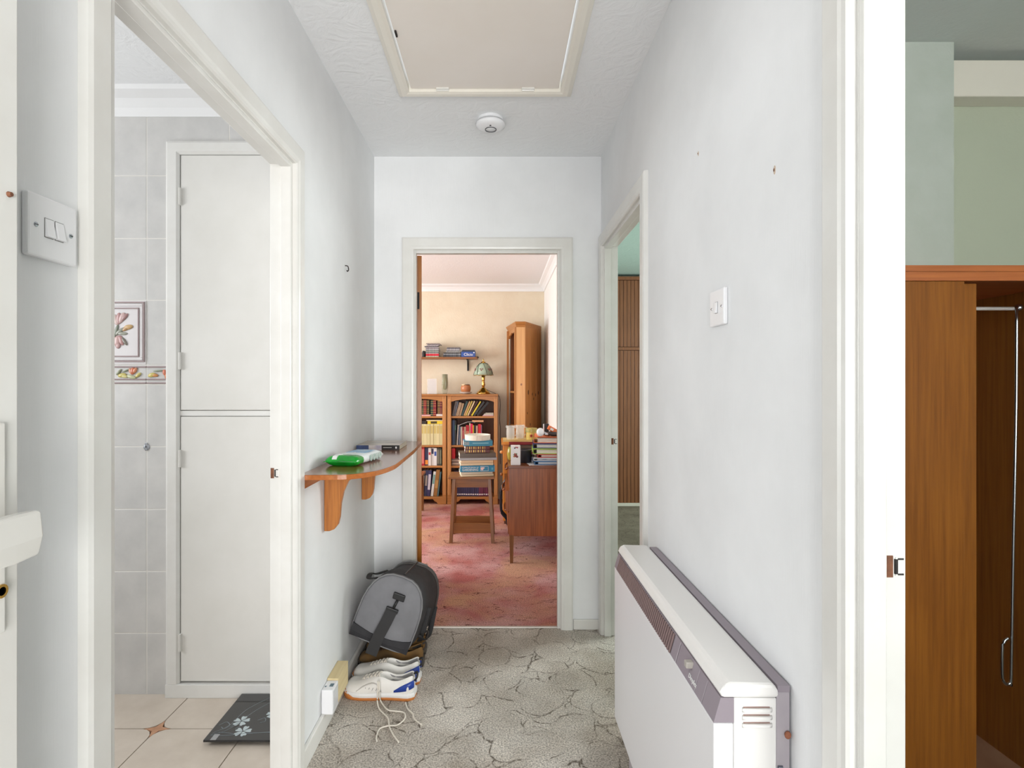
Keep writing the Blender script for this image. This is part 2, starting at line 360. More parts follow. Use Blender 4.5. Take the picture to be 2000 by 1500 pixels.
skirt('baseboard_end_left', XL+.014, -.507, Y1-.014, Y1)
skirt('baseboard_end_right', .385, XR-.014, Y1-.014, Y1, .052)
skirt('baseboard_right', XR-.012, XR, .887, 1.97)
struct('trim_5', MB().box(-.43, .31, 2.885, 2.903, 0, .006), M('worn_metal_strip', (214, 210, 204), rough=.4, metal=.5), bevel=.002)
# windows (out of frame, where the daylight comes in)
def window(name, axis, c, s0, s1, z0, z1):
    t = struct_root(name, (c, (s0+s1)/2, z0) if axis == 'x' else ((s0+s1)/2, c, z0))
    def bx(n, p0, p1, a0, a1): return MB().box(c-n, c+n, p0, p1, a0, a1) if axis == 'x' else MB().box(p0, p1, c-n, c+n, a0, a1)
    for q in ((s0, s0+.06, z0, z1), (s1-.06, s1, z0, z1), (s0, s1, z0, z0+.06), (s0, s1, z1-.06, z1), ((s0+s1)/2-.03, (s0+s1)/2+.03, z0, z1)):
        part('window_frame', bx(.03, *q), m_white, t)
    part('pane', bx(.003, s0+.05, s1-.05, z0+.05, z1-.05), M('window_glass', (255, 255, 255), rough=0, trans=1), t)
window('window_1', 'x', SX0-.035, 3.4, 5.4, .85, 2.15)
window('window_2', 'x', BX0-.035, .7, 1.8, 1.05, 2.05)
window('window_3', 'y', -1.235, .66, 1.38, .9, 2.1)
# ------------------------------------------------------------------ loft hatch, smoke alarm, added fill lamp
hatch = thing('loft_hatch', 'beige loft hatch panel in a cream moulded frame in the hall ceiling', 'hatch', (-.057, 1.92, H))
def hframe(x0, x1, y0, y1):
    mb = MB(); P = [(0, 0), (0, -.016), (.012, -.02), (.03, -.02), (.046, -.012), (.05, 0)]; st = []
    for fx, fy in ((0, 0), (1, 0), (1, 1), (0, 1), (0, 0)):
        st.append([((x0-d) if fx == 0 else (x1+d), (y0-d) if fy == 0 else (y1+d), H+t) for d, t in P])
    return mb.loft(st, True, False)
part('hatch_frame', hframe(-.36, .245, 1.62, 2.21), M('cream_gloss', (236, 231, 220), rough=.35), hatch)
part('inner_edge', MB().box(-.385, -.36, 1.6, 2.235, H, H+.03).box(.245, .27, 1.6, 2.235, H, H+.03).box(-.36, .245, 2.212, 2.235, H-.004, H+.03).box(-.36, .245, 1.6, 1.62, H-.004, H+.03), M('cream_gloss', (236, 231, 220)), hatch)
part('hatch_panel', MB().box(-.352, .237, 1.625, 2.205, H-.006, H+.012), M('beige_board', (240, 233, 226), (236, 228, 219), rough=.6, scale=2), hatch, bevel=.002)
for x in (-.225, .115):
    part('hinge', MB().box(x-.025, x+.025, 2.196, 2.214, H-.012, H-.006).tube([(x-.024, 2.206, H-.012), (x+.024, 2.206, H-.012)], .003), m_gloss2, hatch)
part('latch', MB().box(-.349, -.343, 1.84, 1.87, H-.012, H-.005), m_dark, hatch)
sx, sy = px(958, 240, 2.47)[0], 2.47
sm = thing('smoke_alarm', 'round white smoke alarm with a ring button on the hall ceiling', 'smoke alarm', (sx, sy, H))
part('base', MB().lathe([(.056, 0), (.058, -.012), (.05, -.016)], (sx, sy, H), 32), m_white, sm, smooth=False)
part('vent_ring', MB().lathe([(.052, -.013), (.053, -.021)], (sx, sy, H), 32), M('alarm_vent', (70, 84, 86), rough=.6), sm)
part('cover', MB().lathe([(.06, -.019), (.066, -.024), (.064, -.034), (.045, -.042), (.0, -.044)], (sx, sy, H), 36, False), m_white, sm, smooth=True)
part('test_button', MB().lathe([(.026, -.0425), (.026, -.0455), (.0225, -.0455), (.0225, -.0425)], (sx+.001, sy+.008, H), 28), M('alarm_ring', (96, 98, 100)), sm)
part('indicator', MB().lathe([(.004, -.040), (.004, -.0445), (0, -.0445)], (sx, sy-.030, H), 10), m_black, sm)
lp = thing('fill_lamp', 'added unseen fill lamp, round opal dome near the entrance', 'lamp', (-.06, .62, H))  # invented lamp, out of view, added to brighten the hall
part('lamp_base', MB().lathe([(.13, 0), (.13, -.02), (.1, -.02)], (-.06, .62, H), 32), m_white, lp)
part('lamp_shade', MB().lathe([(.125, -.02), (.13, -.04), (.11, -.07), (.06, -.085), (0, -.09)], (-.06, .62, H), 32, False), M('fill_lamp_glow', (255, 250, 242), emit=5), lp, smooth=True)
# ------------------------------------------------------------------ entrance door leaf at the far left
fd = thing('entrance_door', 'white painted door leaf folded back against left wall, lever handle', 'door', (-.60, .36, 0))
part('leaf', MB().box(-.62, -.582, -.09, .669, .01, 1.97), m_gloss, fd, bevel=.002)
bp = part('backplate', MB().box(-.582, -.577, .606, .647, .985, 1.230), m_gloss2, fd, bevel=.002)
hz = 1.104
lev = MB().loft([[(x, y0, z0), (x, y1, z0), (x, y1, z1), (x, y0, z1)] for x, y0, y1, z0, z1 in
                 ((-.577, .612, .636, hz-.012, hz+.012), (-.545, .614, .637, hz-.014, hz+.014), (-.534, .610, .638, hz-.018, hz+.016))])
lev.loft([[(-.546, y, hz-a), (-.534, y, hz-a-.001), (-.529, y, hz-a*.2), (-.532, y, hz+b), (-.546, y, hz+b)] for y, a, b in
          ((.643, .022, .021), (.640, .026, .025), (.61, .028, .026), (.55, .024, .024), (.50, .019, .019), (.49, .015, .015))])
part('lever_handle', lev, m_gloss2, fd, bevel=.004)
part('keyhole', MB().lathe([(.008, 0), (.008, .002), (.005, .002), (.005, 0)], (0, 0, 0), 16).xf(at(-.577, .640, 1.035) @ Matrix.Rotation(PI/2, 4, 'Y')), m_brass, fd)
part('nail', MB().lathe([(.0035, 0), (.0025, .004), (0, .004)], (0, 0, 0), 10).xf(at(-.582, .656, 1.500) @ Matrix.Rotation(PI/2, 4, 'Y')), m_rust, fd)
# ------------------------------------------------------------------ light switches
def switch(name, label, x, sgn, y0, y1, z0, z1, rockers):
    t = thing(name, label, 'switch', (x, (y0+y1)/2, z0), group=None)
    part('plate', MB().box(x, x+sgn*.010, y0, y1, z0, z1), m_white, t, bevel=.003)
    ym, zm = (y0+y1)/2, (z0+z1)/2; xf_ = x+sgn*.010
    for ry in rockers:
        part('surround', MB().box(xf_, xf_+sgn*.0006, ry-.0078, ry+.0078, zm-.0138, zm+.0138), M('switch_gap', (120, 118, 116)), t)
        part('rocker', MB().prism([(xf_, zm-.013), (xf_+sgn*.006, zm-.013), (xf_+sgn*.0015, zm+.013), (xf_, zm+.013)], 1, ry-.007, ry+.007), m_white, t, bevel=.0006)
    for sy_ in (y0+.013, y1-.013):
        s_ = part('screw', MB().lathe([(.0034, 0), (.003, .0012), (0, .0014)], (0, 0, 0), 12).xf(at(xf_, sy_, zm) @ Matrix.Rotation(sgn*PI/2, 4, 'Y')), m_chrome, t)
        part('slot', MB().box(xf_, xf_+sgn*.0018, sy_-.0025, sy_+.0025, zm-.0005, zm+.0005), m_dark, s_)
    return t
switch('light_switch', 'white double light switch on left wall beside the entrance door', XL, 1, .752, .840, 1.452, 1.540, (.787, .805))
switch('light_switch', 'white single light switch on right wall above the storage heater', XR, -1, 1.283, 1.369, 1.415, 1.501, (1.326,))
# small fixings on the walls
hk = MB().tube(curve([(XL, 2.335, 1.775), (XL+.012, 2.335, 1.772), (XL+.014, 2.338, 1.757), (XL+.008, 2.342, 1.752), (XL+.006, 2.342, 1.757)], 5), .0022, 6)
solo('cup_hook', hk, m_dark, 'small dark cup hook screwed into the left hall wall', 'hook', smooth=True)
for (u, v, lb) in ((1513, 332, 'chipped wall plug hole high on right wall'), (1364, 300, 'tiny plug hole in right wall near the far bedroom doorway')):
    Yh = XR*K/(u-975); z = EYE-(v-750)/K*Yh; r = .004 if u > 1400 else .003
    t = thing('wall_plug', lb, 'wall plug', (XR, Yh, z))
    part('chip', MB().ellipsoid((XR, Yh, z), .0015, r*1.1, r*2.2), M('bare_plaster', (196, 178, 160), rough=.9), t)
    part('plug', MB().ellipsoid((XR-.001, Yh, z), .0015, r*.6, r*.9), m_rust, t)
# ------------------------------------------------------------------ storage heater
hy0, hy1, hxf, hxb = 1.0, 1.86, .388, .527
ht = thing('storage_heater', 'long white storage heater with mauve grille against the right wall', 'heater', (.46, 1.43, 0))
m_hw = M('heater_white_enamel', (238, 236, 233), rough=.32); m_hw2 = M('heater_front_enamel', (232, 231, 233), rough=.35)
m_mauve = M('heater_mauve_trim', (150, 140, 148), rough=.4); m_mauve2 = M('heater_grey_back', (178, 170, 175), (168, 160, 166), rough=.45, scale=6)
part('front_panel', MB().box(hxf, hxf+.036, hy0, hy1, .155, .661), m_hw2, ht, bevel=.003)
part('body', MB().box(hxf+.037, .503, hy0+.002, hy1-.002, .12, .706), m_hw, ht, bevel=.003)
part('back_panel', MB().box(.503, hxb, hy0+.003, hy1-.003, .10, .716), m_mauve2, ht, bevel=.001)
part('lid', MB().prism([(hxf+.013, .708), (.505, .708), (.505, .722), (.496, .733), (hxf+.030, .735), (hxf+.018, .729), (hxf+.012, .716)], 1, hy0-.003, hy1+.003), m_hw, ht, bevel=.006)
part('rear_flue', MB().box(.505, hxb, hy0+.003, hy1-.003, .716, .728), m_mauve, ht)
band = part('trim_band', MB().prism([(hxf, .662), (hxf+.037, .662), (hxf+.037, .707), (hxf+.013, .707)], 1, hy0+.001, hy1-.001), m_mauve, ht)
def onband(t): return (hxf+.013*t-.0006, .662+.045*t)       # point on the sloping face
g = MB(); gb = MB(); ny = 44; ga, gz = 1.255, hy1-.035
(xa, za), (xb, zb) = onband(.04), onband(.97)
gb.add([(xa, ga, za), (xa, gz, za), (xb, gz, zb), (xb, ga, zb)], [(0, 1, 2, 3)])
part('grille_recess', gb, M('grille_dark', (66, 50, 50), rough=.7), band)
for i in range(ny):
    y = ga+(gz-ga)*(i+.25)/ny
    g.add([(xa-.002, y, za), (xa-.002, y+.006, za), (xb-.002, y+.006, zb), (xb-.002, y, zb), (xa+.001, y, za), (xa+.001, y+.006, za), (xb+.001, y+.006, zb), (xb+.001, y, zb)],
          [(0, 1, 2, 3), (4, 7, 6, 5), (0, 4, 5, 1), (1, 5, 6, 2), (2, 6, 7, 3), (3, 7, 4, 0)])
part('grille_slats', g, M('grille_mauve', (140, 118, 116), rough=.5), band, kind='stuff')
for yy, w in ((1.215, .003), (1.100, .0012), (1.06, .0012)):
    part('seam', MB().add([(onband(.02)[0]-.0004, yy, onband(.02)[1]), (onband(.02)[0]-.0004, yy+w, onband(.02)[1]), (onband(.98)[0]-.0004, yy+w, onband(.98)[1]), (onband(.98)[0]-.0004, yy, onband(.98)[1])], [(0, 1, 2, 3)]), M('seam_pale', (196, 190, 196)), band)
part('control_knob', MB().box(hxf-.004, hxf+.012, 1.135, 1.15, .690, .703), M('knob_greige', (176, 170, 162)), band, bevel=.002)
Bm = Matrix(((0, math.sin(.28), -math.cos(.28), onband(.3)[0]-.0006), (-1, 0, 0, 1.118), (0, math.cos(.28), math.sin(.28), onband(.3)[1]), (0, 0, 0, 1)))
part('brand_lettering', textmb('Dimplex', .013, Bm, .0002), m_print_w, band)
for i, z in enumerate((.684, .670, .656)):
    part('louvre', MB().loft([[(x, hy0+.002, z-.004), (x, hy0-.004*f, z-.001), (x, hy0-.005*f, z+.003), (x, hy0+.002, z+.005)] for x, f in ((.440, .1), (.446, 1), (.486, 1), (.494, .1))]), m_hw, ht, smooth=True)
    part('louvre_slot', MB().box(.442, .490, hy0+.0012, hy0+.003, z+.004, z+.0065), M('slot_brown', (150, 120, 112)), ht)
part('screw', MB().ellipsoid((.522, hy0, .640), .006, .004, .007), M('rusty_screw', (150, 92, 66), rough=.7), ht)
lb = part('rating_label', MB().box(.505, .514, hy0+.001, hy0+.003, .555, .583), M('label_slate', (88, 92, 104)), ht)
part('label_panel', MB().box(.5062, .5128, hy0, hy0+.002, .5565, .570).box(.507, .509, hy0, hy0+.002, .573, .5805).box(.5105, .5125, hy0, hy0+.002, .573, .5805), m_print_w, lb)
for y in (hy0+.1, hy1-.1):
    part('foot', MB().box(hxf+.03, .52, y-.02, y+.02, 0, .125), m_mauve2, ht)
# ------------------------------------------------------------------ hall shelf and what lies on it
SZ = .979
sh = thing('wall_shelf', 'polished brown shelf with rounded corner on left hall wall', 'shelf', (-.52, 2.3, SZ-.018))
out = [(-.650, 1.80), (-.56, 1.802), (-.50, 1.81), (-.45, 1.845), (-.412, 1.905), (-.388, 2.0), (-.382, 2.1), (-.384, 2.5), (-.400, 2.858), (-.650, 2.858)]
out = [tuple(p[:2]) for p in curve([(x, y, 0) for x, y in out[:8]], 4)]+out[8:]
part('shelf_board', MB().prism(out, 2, SZ-.0175, SZ-.001), m_shelfedge, sh, bevel=.0015)
inn = [(x, y) for x, y in out]
part('shelf_top', MB().prism(inn, 2, SZ-.001, SZ), m_shelfwood, sh)
part('batten', MB().box(-.650, -.634, 1.802, 2.855, SZ-.046, SZ-.018), m_shelfedge, sh, bevel=.001)
def brk(y):
    P = [(-.6335, SZ-.018), (-.508, SZ-.018), (-.512, SZ-.028), (-.535, SZ-.042), (-.560, SZ-.066), (-.578, SZ-.105), (-.588, SZ-.15), (-.592, SZ-.20), (-.598, SZ-.225), (-.612, SZ-.243), (-.630, SZ-.250), (-.6485, SZ-.250), (-.6485, SZ-.047), (-.6335, SZ-.047)]
    return MB().prism(P, 1, y, y+.02)
part('bracket', brk(2.05), m_bracket, sh, bevel=.0012); part('bracket', brk(2.61), m_bracket, sh, bevel=.0012)
# paperback on the shelf
bk = thing('paperback_book', 'thick paperback with blue, white and black spine lying on hall shelf', 'book', (-.545, 2.58, SZ))
part('pages', MB().box(-.638, -.449, 2.484, 2.685, SZ+.0015, SZ+.020), m_page, bk)
part('cover', MB().box(-.640, -.447, 2.478, 2.481, SZ, SZ+.0215).box(-.640, -.447, 2.481, 2.688, SZ, SZ+.0015).box(-.640, -.447, 2.481, 2.688, SZ+.020, SZ+.0215),
     M('misty_book_cover', (150, 140, 128), (186, 172, 156), rough=.25, scale=6), bk)
part('spine_blue', MB().box(-.640, -.585, 2.4775, 2.4785, SZ, SZ+.0215), M('spine_navy', (52, 66, 104), (74, 92, 140), rough=.3, scale=30), bk)
part('spine_white', MB().box(-.585, -.527, 2.4775, 2.4785, SZ, SZ+.0215), M('spine_pale', (222, 214, 210), (176, 170, 190), rough=.3, scale=16), bk)
part('spine_black', MB().box(-.527, -.447, 2.4775, 2.4785, SZ, SZ+.0215), M('spine_black', (30, 28, 28), rough=.3), bk)
part('spine_title', MB().box(-.520, -.482, 2.4770, 2.4776, SZ+.0095, SZ+.0125), M('faint_title', (186, 182, 176)), bk); part('spine_emblem', MB().ellipsoid((-.462, 2.477, SZ+.011), .004, .0006, .005), m_print_w, bk)
# wet wipes packet
wp = thing('wipes_packet', 'green and white packet of wipes lying on hall shelf', 'packet', (-.545, 2.10, SZ), -.2)
def pillow(L, Wd, Hh, x0=0, x1=1, grow=0, top=False):
    rings = []; n = 14
    for k in range(n+1):
        s_ = x0+(x1-x0)*k/n; e = min(s_, 1-s_)/.10; hh = Hh*(1-(1-min(e, 1))**2.2)*.96+.0025
        hh *= 1+.05*math.sin(s_*17); ww = Wd*(.96+.04*min(e, 1))
        ring = []
        for j in range(16):
            a = 2*PI*j/16; ca, sa = math.cos(a), math.sin(a)
            y = ww/2*math.copysign(abs(ca)**.55, ca); z = hh/2*math.copysign(abs(sa)**.7, sa)
            y *= 1+grow/(ww/2); z = z*(1+grow/max(hh/2, .004))
            ring.append((y, (s_-.5)*L, Hh/2+z*(1 if sa > 0 else .98)))
        rings.append(ring)
    return MB().loft(rings)
part('packet_body', pillow(.245, .125, .036), M('packet_white', (232, 238, 238), rough=.22, bump=(30, .3)), wp, local=True, smooth=True)
part('green_end', pillow(.245, .125, .036, 0, .25, .0006), M('packet_green', (18, 170, 50), (8, 130, 34), rough=.22, scale=14, bump=(26, .35)), wp, local=True, smooth=True)
wb = []
for yy, zz in ((-.1225, .016), (-.1235, .010), (-.121, .026), (-.112, .0362), (-.095, .0378), (-.07, .0384)): wb.append([(x, yy, zz) for x in (-.034, -.016)]+[(x, yy+.002, zz-.002) for x in (-.016, -.034)])
part('white_band', MB().loft(wb[2:]), m_print_w, wp, local=True)
part('seal_crimp', MB().box(-.061, .061, -.131, -.119, .0165, .0185), M('packet_green', (18, 170, 50)), wp, local=True)
part('blue_flap', MB().box(-.035, .04, -.01, .085, .0362, .0372), M('packet_blue', (96, 160, 206), (168, 200, 222), rough=.25, scale=20), wp, local=True, bevel=.001)
for i in range(4):
    part('round_print', MB().lathe([(.0125, 0), (.0125, .0014), (.0095, .0018), (0, .0012)], (0, 0, 0), 18).xf(at(.0625, .0+.027*i, .018) @ Matrix.Rotation(PI/2, 4, 'Y')), M('print_grey_green', (150, 176, 166), (200, 210, 204), scale=60), wp, local=True)
# junction box on the skirting
jb = thing('socket_box', 'white and pale wood cable box on skirting by left wall', 'box', (-.63, 2.13, .07))
part('wooden_block', MB().box(XL+.001, XL+.043, 2.09, 2.225, .072, .162), wood('pale_pine_block', (226, 208, 164), (212, 190, 142), 1, 10, .6), jb, bevel=.001)
part('socket_body', MB().box(XL+.001, XL+.043, 2.02, 2.0895, .066, .156), m_white, jb, bevel=.003)
part('socket_face', MB().box(XL+.0435, XL+.0445, 2.03, 2.082, .076, .146), M('socket_grey', (208, 210, 212), rough=.3), jb)
part('socket_window', MB().box(XL+.022, XL+.036, 2.045, 2.066, .1555, .1565).box(XL+.006, XL+.012, 2.042, 2.05, .1555, .1565), M('socket_window', (92, 116, 128), rough=.2), jb)
# ------------------------------------------------------------------ shoes
def shoe(name, label, cat, loc, rotz, L, mats, white, group, mirror=1):
    """local x from heel (0) to toe (L); y across"""
    t = thing(name, label, cat, loc, rotz, group)
    st = [0, .03, .07, .12, .2, .3, .38, .46, .55, .65, .75, .85, .92, .97, 1.0]
    wd = [.020, .031, .036, .037, .036, .036, .037, .040, .045, .049, .051, .049, .044, .035, .019]
    hc = [.092, .097, .093, .086, .076, .073, .082, .090, .086, .077, .068, .061, .057, .051, .034]
    if not white: hc = [h*.93 for h in hc]
    def ring(s_, w, h, o, g=0):
        base = .022; pts = []
        side = [(1.0, 0), (1.04, .2), (1.02, .45), (.95, .68), (.84, .86), (.72, 1.0)]
        clos = [(1.0, 0), (1.03, .25), (.98, .5), (.86, .72), (.68, .87), (.46, .96)]
        for (a, b), (c_, d) in zip(side, clos):
            f = o; pts.append((-(w+g)*(a*f+c_*(1-f)), base+(h-base+g)*(b*f+d*(1-f))))
        dip = .030
        mid_o = [(-.62, h-.002), (-.54, base+dip), (0, base+dip-.008), (.54, base+dip), (.62, h-.002)]
        mid_c = [(-.36, base+(h-base)*.98), (-.2, base+(h-base)*.995), (0, h), (.2, base+(h-base)*.995), (.36, base+(h-base)*.98)]
        left = list(pts)
        m_ = [(w*(a*o+c_*(1-o)), b*o+d*(1-o)) for (a, b), (c_, d) in zip(mid_o, mid_c)]
        right = [(-y, z) for y, z in reversed(left)]
        return [(s_*L, y*mirror, z+ (.004 if s_ > .9 else 0)) for y, z in left+m_+right]
    op = [1 if s_ <= .38 else (0.5 if s_ <= .46 else 0) for s_ in st]; op[0] = .0
    rings = [ring(s_, w, h, o) for s_, w, h, o in zip(st, wd, hc, op)]
    up = part('upper', MB().loft(rings, True, True), mats['upper'], t, local=True, sub=2)
    def outline(g, z0, z1, toe_up):
        r = []
        for z, gg in ((z0, g-.003), ((z0+z1)/2, g), (z1, g-.001)):
            pl = [(s_*L+(g if s_ == 1 else (-g if s_ == 0 else 0)), (w+gg)) for s_, w in zip(st, wd)]
            loop = [(x, y, z+toe_up*max(0, (x/L-.8)/.2)**2) for x, y in pl]+[(x, -y, z+toe_up*max(0, (x/L-.8)/.2)**2) for x, y in reversed(pl)]
            r.append(loop)
        return MB().loft(r)
    part('outsole', outline(.003, 0, .012, .006), mats['gum'], t, local=True, smooth=False)
    part('midsole', outline(.0045, .0115, .031, .004), mats['mid'], t, local=True, smooth=False)
    if white:
        for sd in (-1, 1):
            pt = MB(); rr = []
            for s_, z0, z1 in ((-.012, .050, .078), (.03, .046, .076), (.10, .040, .068), (.18, .036, .056), (.27, .033, .040)):
                w = .0245 if s_ < 0 else (.034 if s_ < .05 else .0395)
                rr.append([(s_*L, sd*(w-.0012), z0), (s_*L, sd*(w-.0025), z1), (s_*L, sd*(w-.006), z1), (s_*L, sd*(w-.006), z0)])
            part('heel_stripe', pt.loft(rr), mats['blue'], t, local=True, smooth=True)
            for q in range(4):
                x = (.52+.055*q)*L
                part('perforation', MB().tube([(x, sd*.0455, .040), (x-.006, sd*.0475, .052)], .0012, 5), M('stitch_grey', (150, 148, 146)), t, local=True)
            part('overlay', MB().tube(curve([(x*L, sd*y, z) for x, y, z in ((.45, .043, .036), (.50, .043, .062), (.58, .043, .068), (.70, .047, .056), (.80, .049, .036))], 4), .0020, 6), M('stitch_pale', (196, 192, 188)), t, local=True, smooth=True)
    part('insole', MB().ellipsoid((.20*L, 0, .052), .058, .021, .006, 16, 5), mats['lining'], t, local=True, smooth=True)
    tg = [(s_, w) for s_, w in zip(st, wd) if s_ >= .85]; arc = [(s_*L+(.004 if s_ == 1 else 0), w+.0055) for s_, w in tg]
    arc = arc+[(x, -y) for x, y in reversed(arc)]; n_ = len(arc)-1
    part('toe_guard', MB().loft([[(x, y, .004), (x-.0015, y*.985, .012+.026*math.sin(PI*k/n_)**.8), (x-.006, y*.9, .012+.026*math.sin(PI*k/n_)**.8), (x-.006, y*.9, .004)] for k, (x, y) in enumerate(arc)]), mats['gum'], t, local=True, smooth=True)
    part('heel_loop', MB().tube(curve([(.004, -.008, .09), (-.010, -.006, .098), (-.012, .006, .084), (-.002, .008, .07)], 5), .004, 6), m_black if white else mats['gum'], t, local=True, smooth=True)
    def top(s_):
        for a, b, ha, hb in zip(st, st[1:], hc, hc[1:]):
            if a <= s_ <= b: return ha+(hb-ha)*(s_-a)/(b-a)
    for q in range(5):
        s_ = .49+.055*q; h = top(s_)-.001; h2 = top(s_+.05)-.001
        for m_ in (1, -1):
            part('lace', MB().tube(curve([(s_*L, -.023*m_, h-.011), (s_*L+.003, -.012*m_, h+.0015), (s_*L+.009, .010*m_, h2+.0025), (s_*L+.014, .022*m_, h2-.009)], 4), .0026, 6), mats['lace'], t, local=True, smooth=True)
    ln = []
    for s_, w, h in zip(st, wd, hc):
        if .02 < s_ < .40:
            ln.append([(s_*L+(.004 if s_ < .05 else 0), y*w, z) for y, z in ((-.60, h-.006), (-.53, h*.72), (-.47, .056), (0, .050), (.47, .056), (.53, h*.72), (.60, h-.006))])
    part('lining', MB().loft(ln, False, False), mats['lining'], t, local=True, smooth=True)
    return t
wm = dict(upper=M('white_shoe_leather', (232, 229, 224), (222, 218, 212), rough=.5, scale=10), gum=M('gum_rubber', (190, 116, 52), rough=.6), mid=M('white_rubber', (234, 233, 232), rough=.5), blue=M('blue_shoe_stripe', (32, 62, 150), rough=.35), lace=M('cream_lace', (226, 218, 206), rough=.9), lining=M('grey_shoe_lining', (150, 148, 148), rough=.9))
bm_ = dict(upper=M('tan_boot_suede', (140, 102, 52), (110, 84, 50), rough=.8, scale=12), gum=M('dark_boot_sole', (64, 58, 54), rough=.8), mid=M('grey_boot_mid', (92, 84, 74), rough=.8), blue=None, lace=M('brown_lace', (80, 62, 44), rough=.9), lining=M('dark_shoe_lining', (60, 56, 50), rough=.9))
s1 = shoe('trainer', 'white trainer with blue heel stripe, nearest camera, lace trailing on carpet', 'shoe', (-.345, 2.255, 0), PI-.10, .285, wm, True, 'white trainers')
s2 = shoe('trainer', 'white trainer with blue heel stripe between the front trainer and duffel bag', 'shoe', (-.341, 2.372, 0), PI-.06, .285, wm, True, 'white trainers', -1)
for s_, P in ((s1, [(738, 1322, .085), (738, 1345, .06), (737, 1368, .02), (741, 1385, .004), (757, 1402, .004), (760, 1418, .004), (768, 1435, .004), (779, 1450, .004)]),
              (s1, [(741, 1325, .083), (741, 1350, .05), (744, 1370, .01), (757, 1386, .004), (772, 1389, .004), (789, 1392, .004), (790, 1404, .004), (776, 1416, .004), (757, 1418, .004), (741, 1424, .004), (735, 1440, .004), (736, 1448, .004)]),
              (s2, [(792, 1372, .005), (796, 1384, .004), (806, 1394, .004), (809, 1404, .004), (824, 1416, .004)])):
    pts = []
    for i, (u, v, z) in enumerate(P):
        Y = (EYE-z)*K/(v-750) if z < .03 else 2.195+.02*(z > .07)
        pts.append(((u-975)/K*Y, Y, z))
    mbl = MB().tube(curve(pts, 6), .0028, 7)
    inv = (Matrix.Translation(s_.location) @ Matrix.Rotation(s_.rotation_euler.z, 4, 'Z')).inverted()
    part('loose_lace', mbl.xf(inv), wm['lace'], s_, local=True, smooth=True)
shoe('walking_shoe', 'tan suede walking shoe under the duffel bag, nearer one', 'shoe', (-.345, 2.515, 0), PI, .29, bm_, False, 'tan walking shoes')
shoe('walking_shoe', 'tan suede walking shoe under the duffel bag, against end wall side', 'shoe', (-.35, 2.63, .0), PI, .28, bm_, False, 'tan walking shoes', -1)
# ------------------------------------------------------------------ duffel bag
bag = thing('duffel_bag', 'black and grey duffel bag resting on shoes in the hall corner', 'bag', (-.5, 2.6, 0))
m_bagblk = M('black_bag_nylon', (42, 41, 44), (54, 53, 56), rough=.8, scale=14, bump=(12, .35)); m_baggry = M('grey_bag_nylon', (118, 118, 122), (130, 130, 134), rough=.75, scale=8, bump=(10, .25))
m_pipe = M('bag_piping', (128, 128, 130), rough=.6); m_strap = M('bag_webbing', (52, 51, 52), rough=.85)
def dshape(n=28, w=.134, h=.315):
    pts = []
    for k in range(n):
        a = 2*PI*k/n-PI/2; ca, sa = math.cos(a), math.sin(a)
        if sa < 0: y = w*math.copysign(abs(ca)**.35, ca); z = h*.38*(1-abs(sa)**.35)*1.0
        else: y = w*math.copysign(abs(ca)**.75, ca); z = h*.38+h*.62*abs(sa)**.85
        pts.append((y, z))
    return pts
def bagring(t, sc=1.0, w=.134, h=.315, push=0):
    # t 0 front .. 1 back ; base centre, roll and height change along the bag
    bc = Vector((-.527, 2.40, .145)).lerp(Vector((-.475, 2.82, .075)), t); roll = -.36+.12*t
    e = Vector((math.cos(roll), 0, math.sin(roll))); u_ = Vector((-math.sin(roll), .0, math.cos(roll))); ctr = h*.45
    return [bc+e*(y*sc)+u_*(ctr+(z-ctr)*sc)+Vector((0, push, 0)) for y, z in dshape(w=w, h=h)]
part('body', MB().loft([bagring(0, .97), bagring(.02, 1), bagring(.25, 1.02), bagring(.5, 1.0, h=.295), bagring(.75, 1.02, h=.29), bagring(.97, 1.02, h=.29), bagring(1, .94, h=.29)]), m_bagblk, bag, smooth=True)
f0 = bagring(0, .94, push=-.012); f1 = bagring(0, .985, push=-.004); cpt = sum(f0, Vector())/len(f0)
ep = MB().loft([bagring(.03, 1.004), f1, f0, [cpt+(p-cpt)*.5+Vector((0, -.006, 0)) for p in f0]])
part('end_panel', ep, m_baggry, bag, smooth=True)
# dark lower band of the end panel
roll = -.36; e = Vector((math.cos(roll), 0, math.sin(roll))); u_ = Vector((-math.sin(roll), 0, math.cos(roll))); b0 = Vector((-.527, 2.40, .145))
def bp_(y, z, d): return b0+e*y+u_*z+Vector((0, d, 0))
lbn = MB(); rows = []
for y, zt in ((-.134, .062), (-.10, .055), (-.05, .045), (0, .042), (.05, .045), (.10, .055), (.134, .066)):
    rows.append([bp_(y*.985, .006, -.014), bp_(y*.985, zt*.5, -.020), bp_(y*.985, zt, -.020), bp_(y*.985, zt, .02), bp_(y*.985, .006, .02)])
part('lower_band', lbn.loft(rows), m_bagblk, bag, smooth=False)
part('piping', MB().tube([p for p in bagring(.0, 1.0, push=-.006)]+[bagring(.0, 1.0, push=-.006)[0]], .0035, 6, caps=False), m_pipe, bag, smooth=True)
part('piping', MB().tube([p for p in bagring(.93, 1.035, h=.295)[13:]], .006, 6), m_pipe, bag, smooth=True)
part('back_cuff', MB().loft([bagring(.86, 1.03, h=.29), bagring(.93, 1.045, h=.295), bagring(1.0, 1.0, h=.295)], True, False), M('bag_grey_cuff', (92, 90, 90), rough=.8), bag, smooth=True)
part('strap_tab', MB().loft([[bp_(y, z, -.021), bp_(y, z, -.033), bp_(y+.052, z, -.033), bp_(y+.052, z, -.021)] for y, z in ((-.010, .222), (-.012, .25))]), m_black, bag, bevel=.003)
part('snap_hook', MB().tube([bp_(.014, .222, -.03), bp_(.012, .205, -.034), bp_(.010, .185, -.034)], .006, 8), m_black, bag, smooth=True)
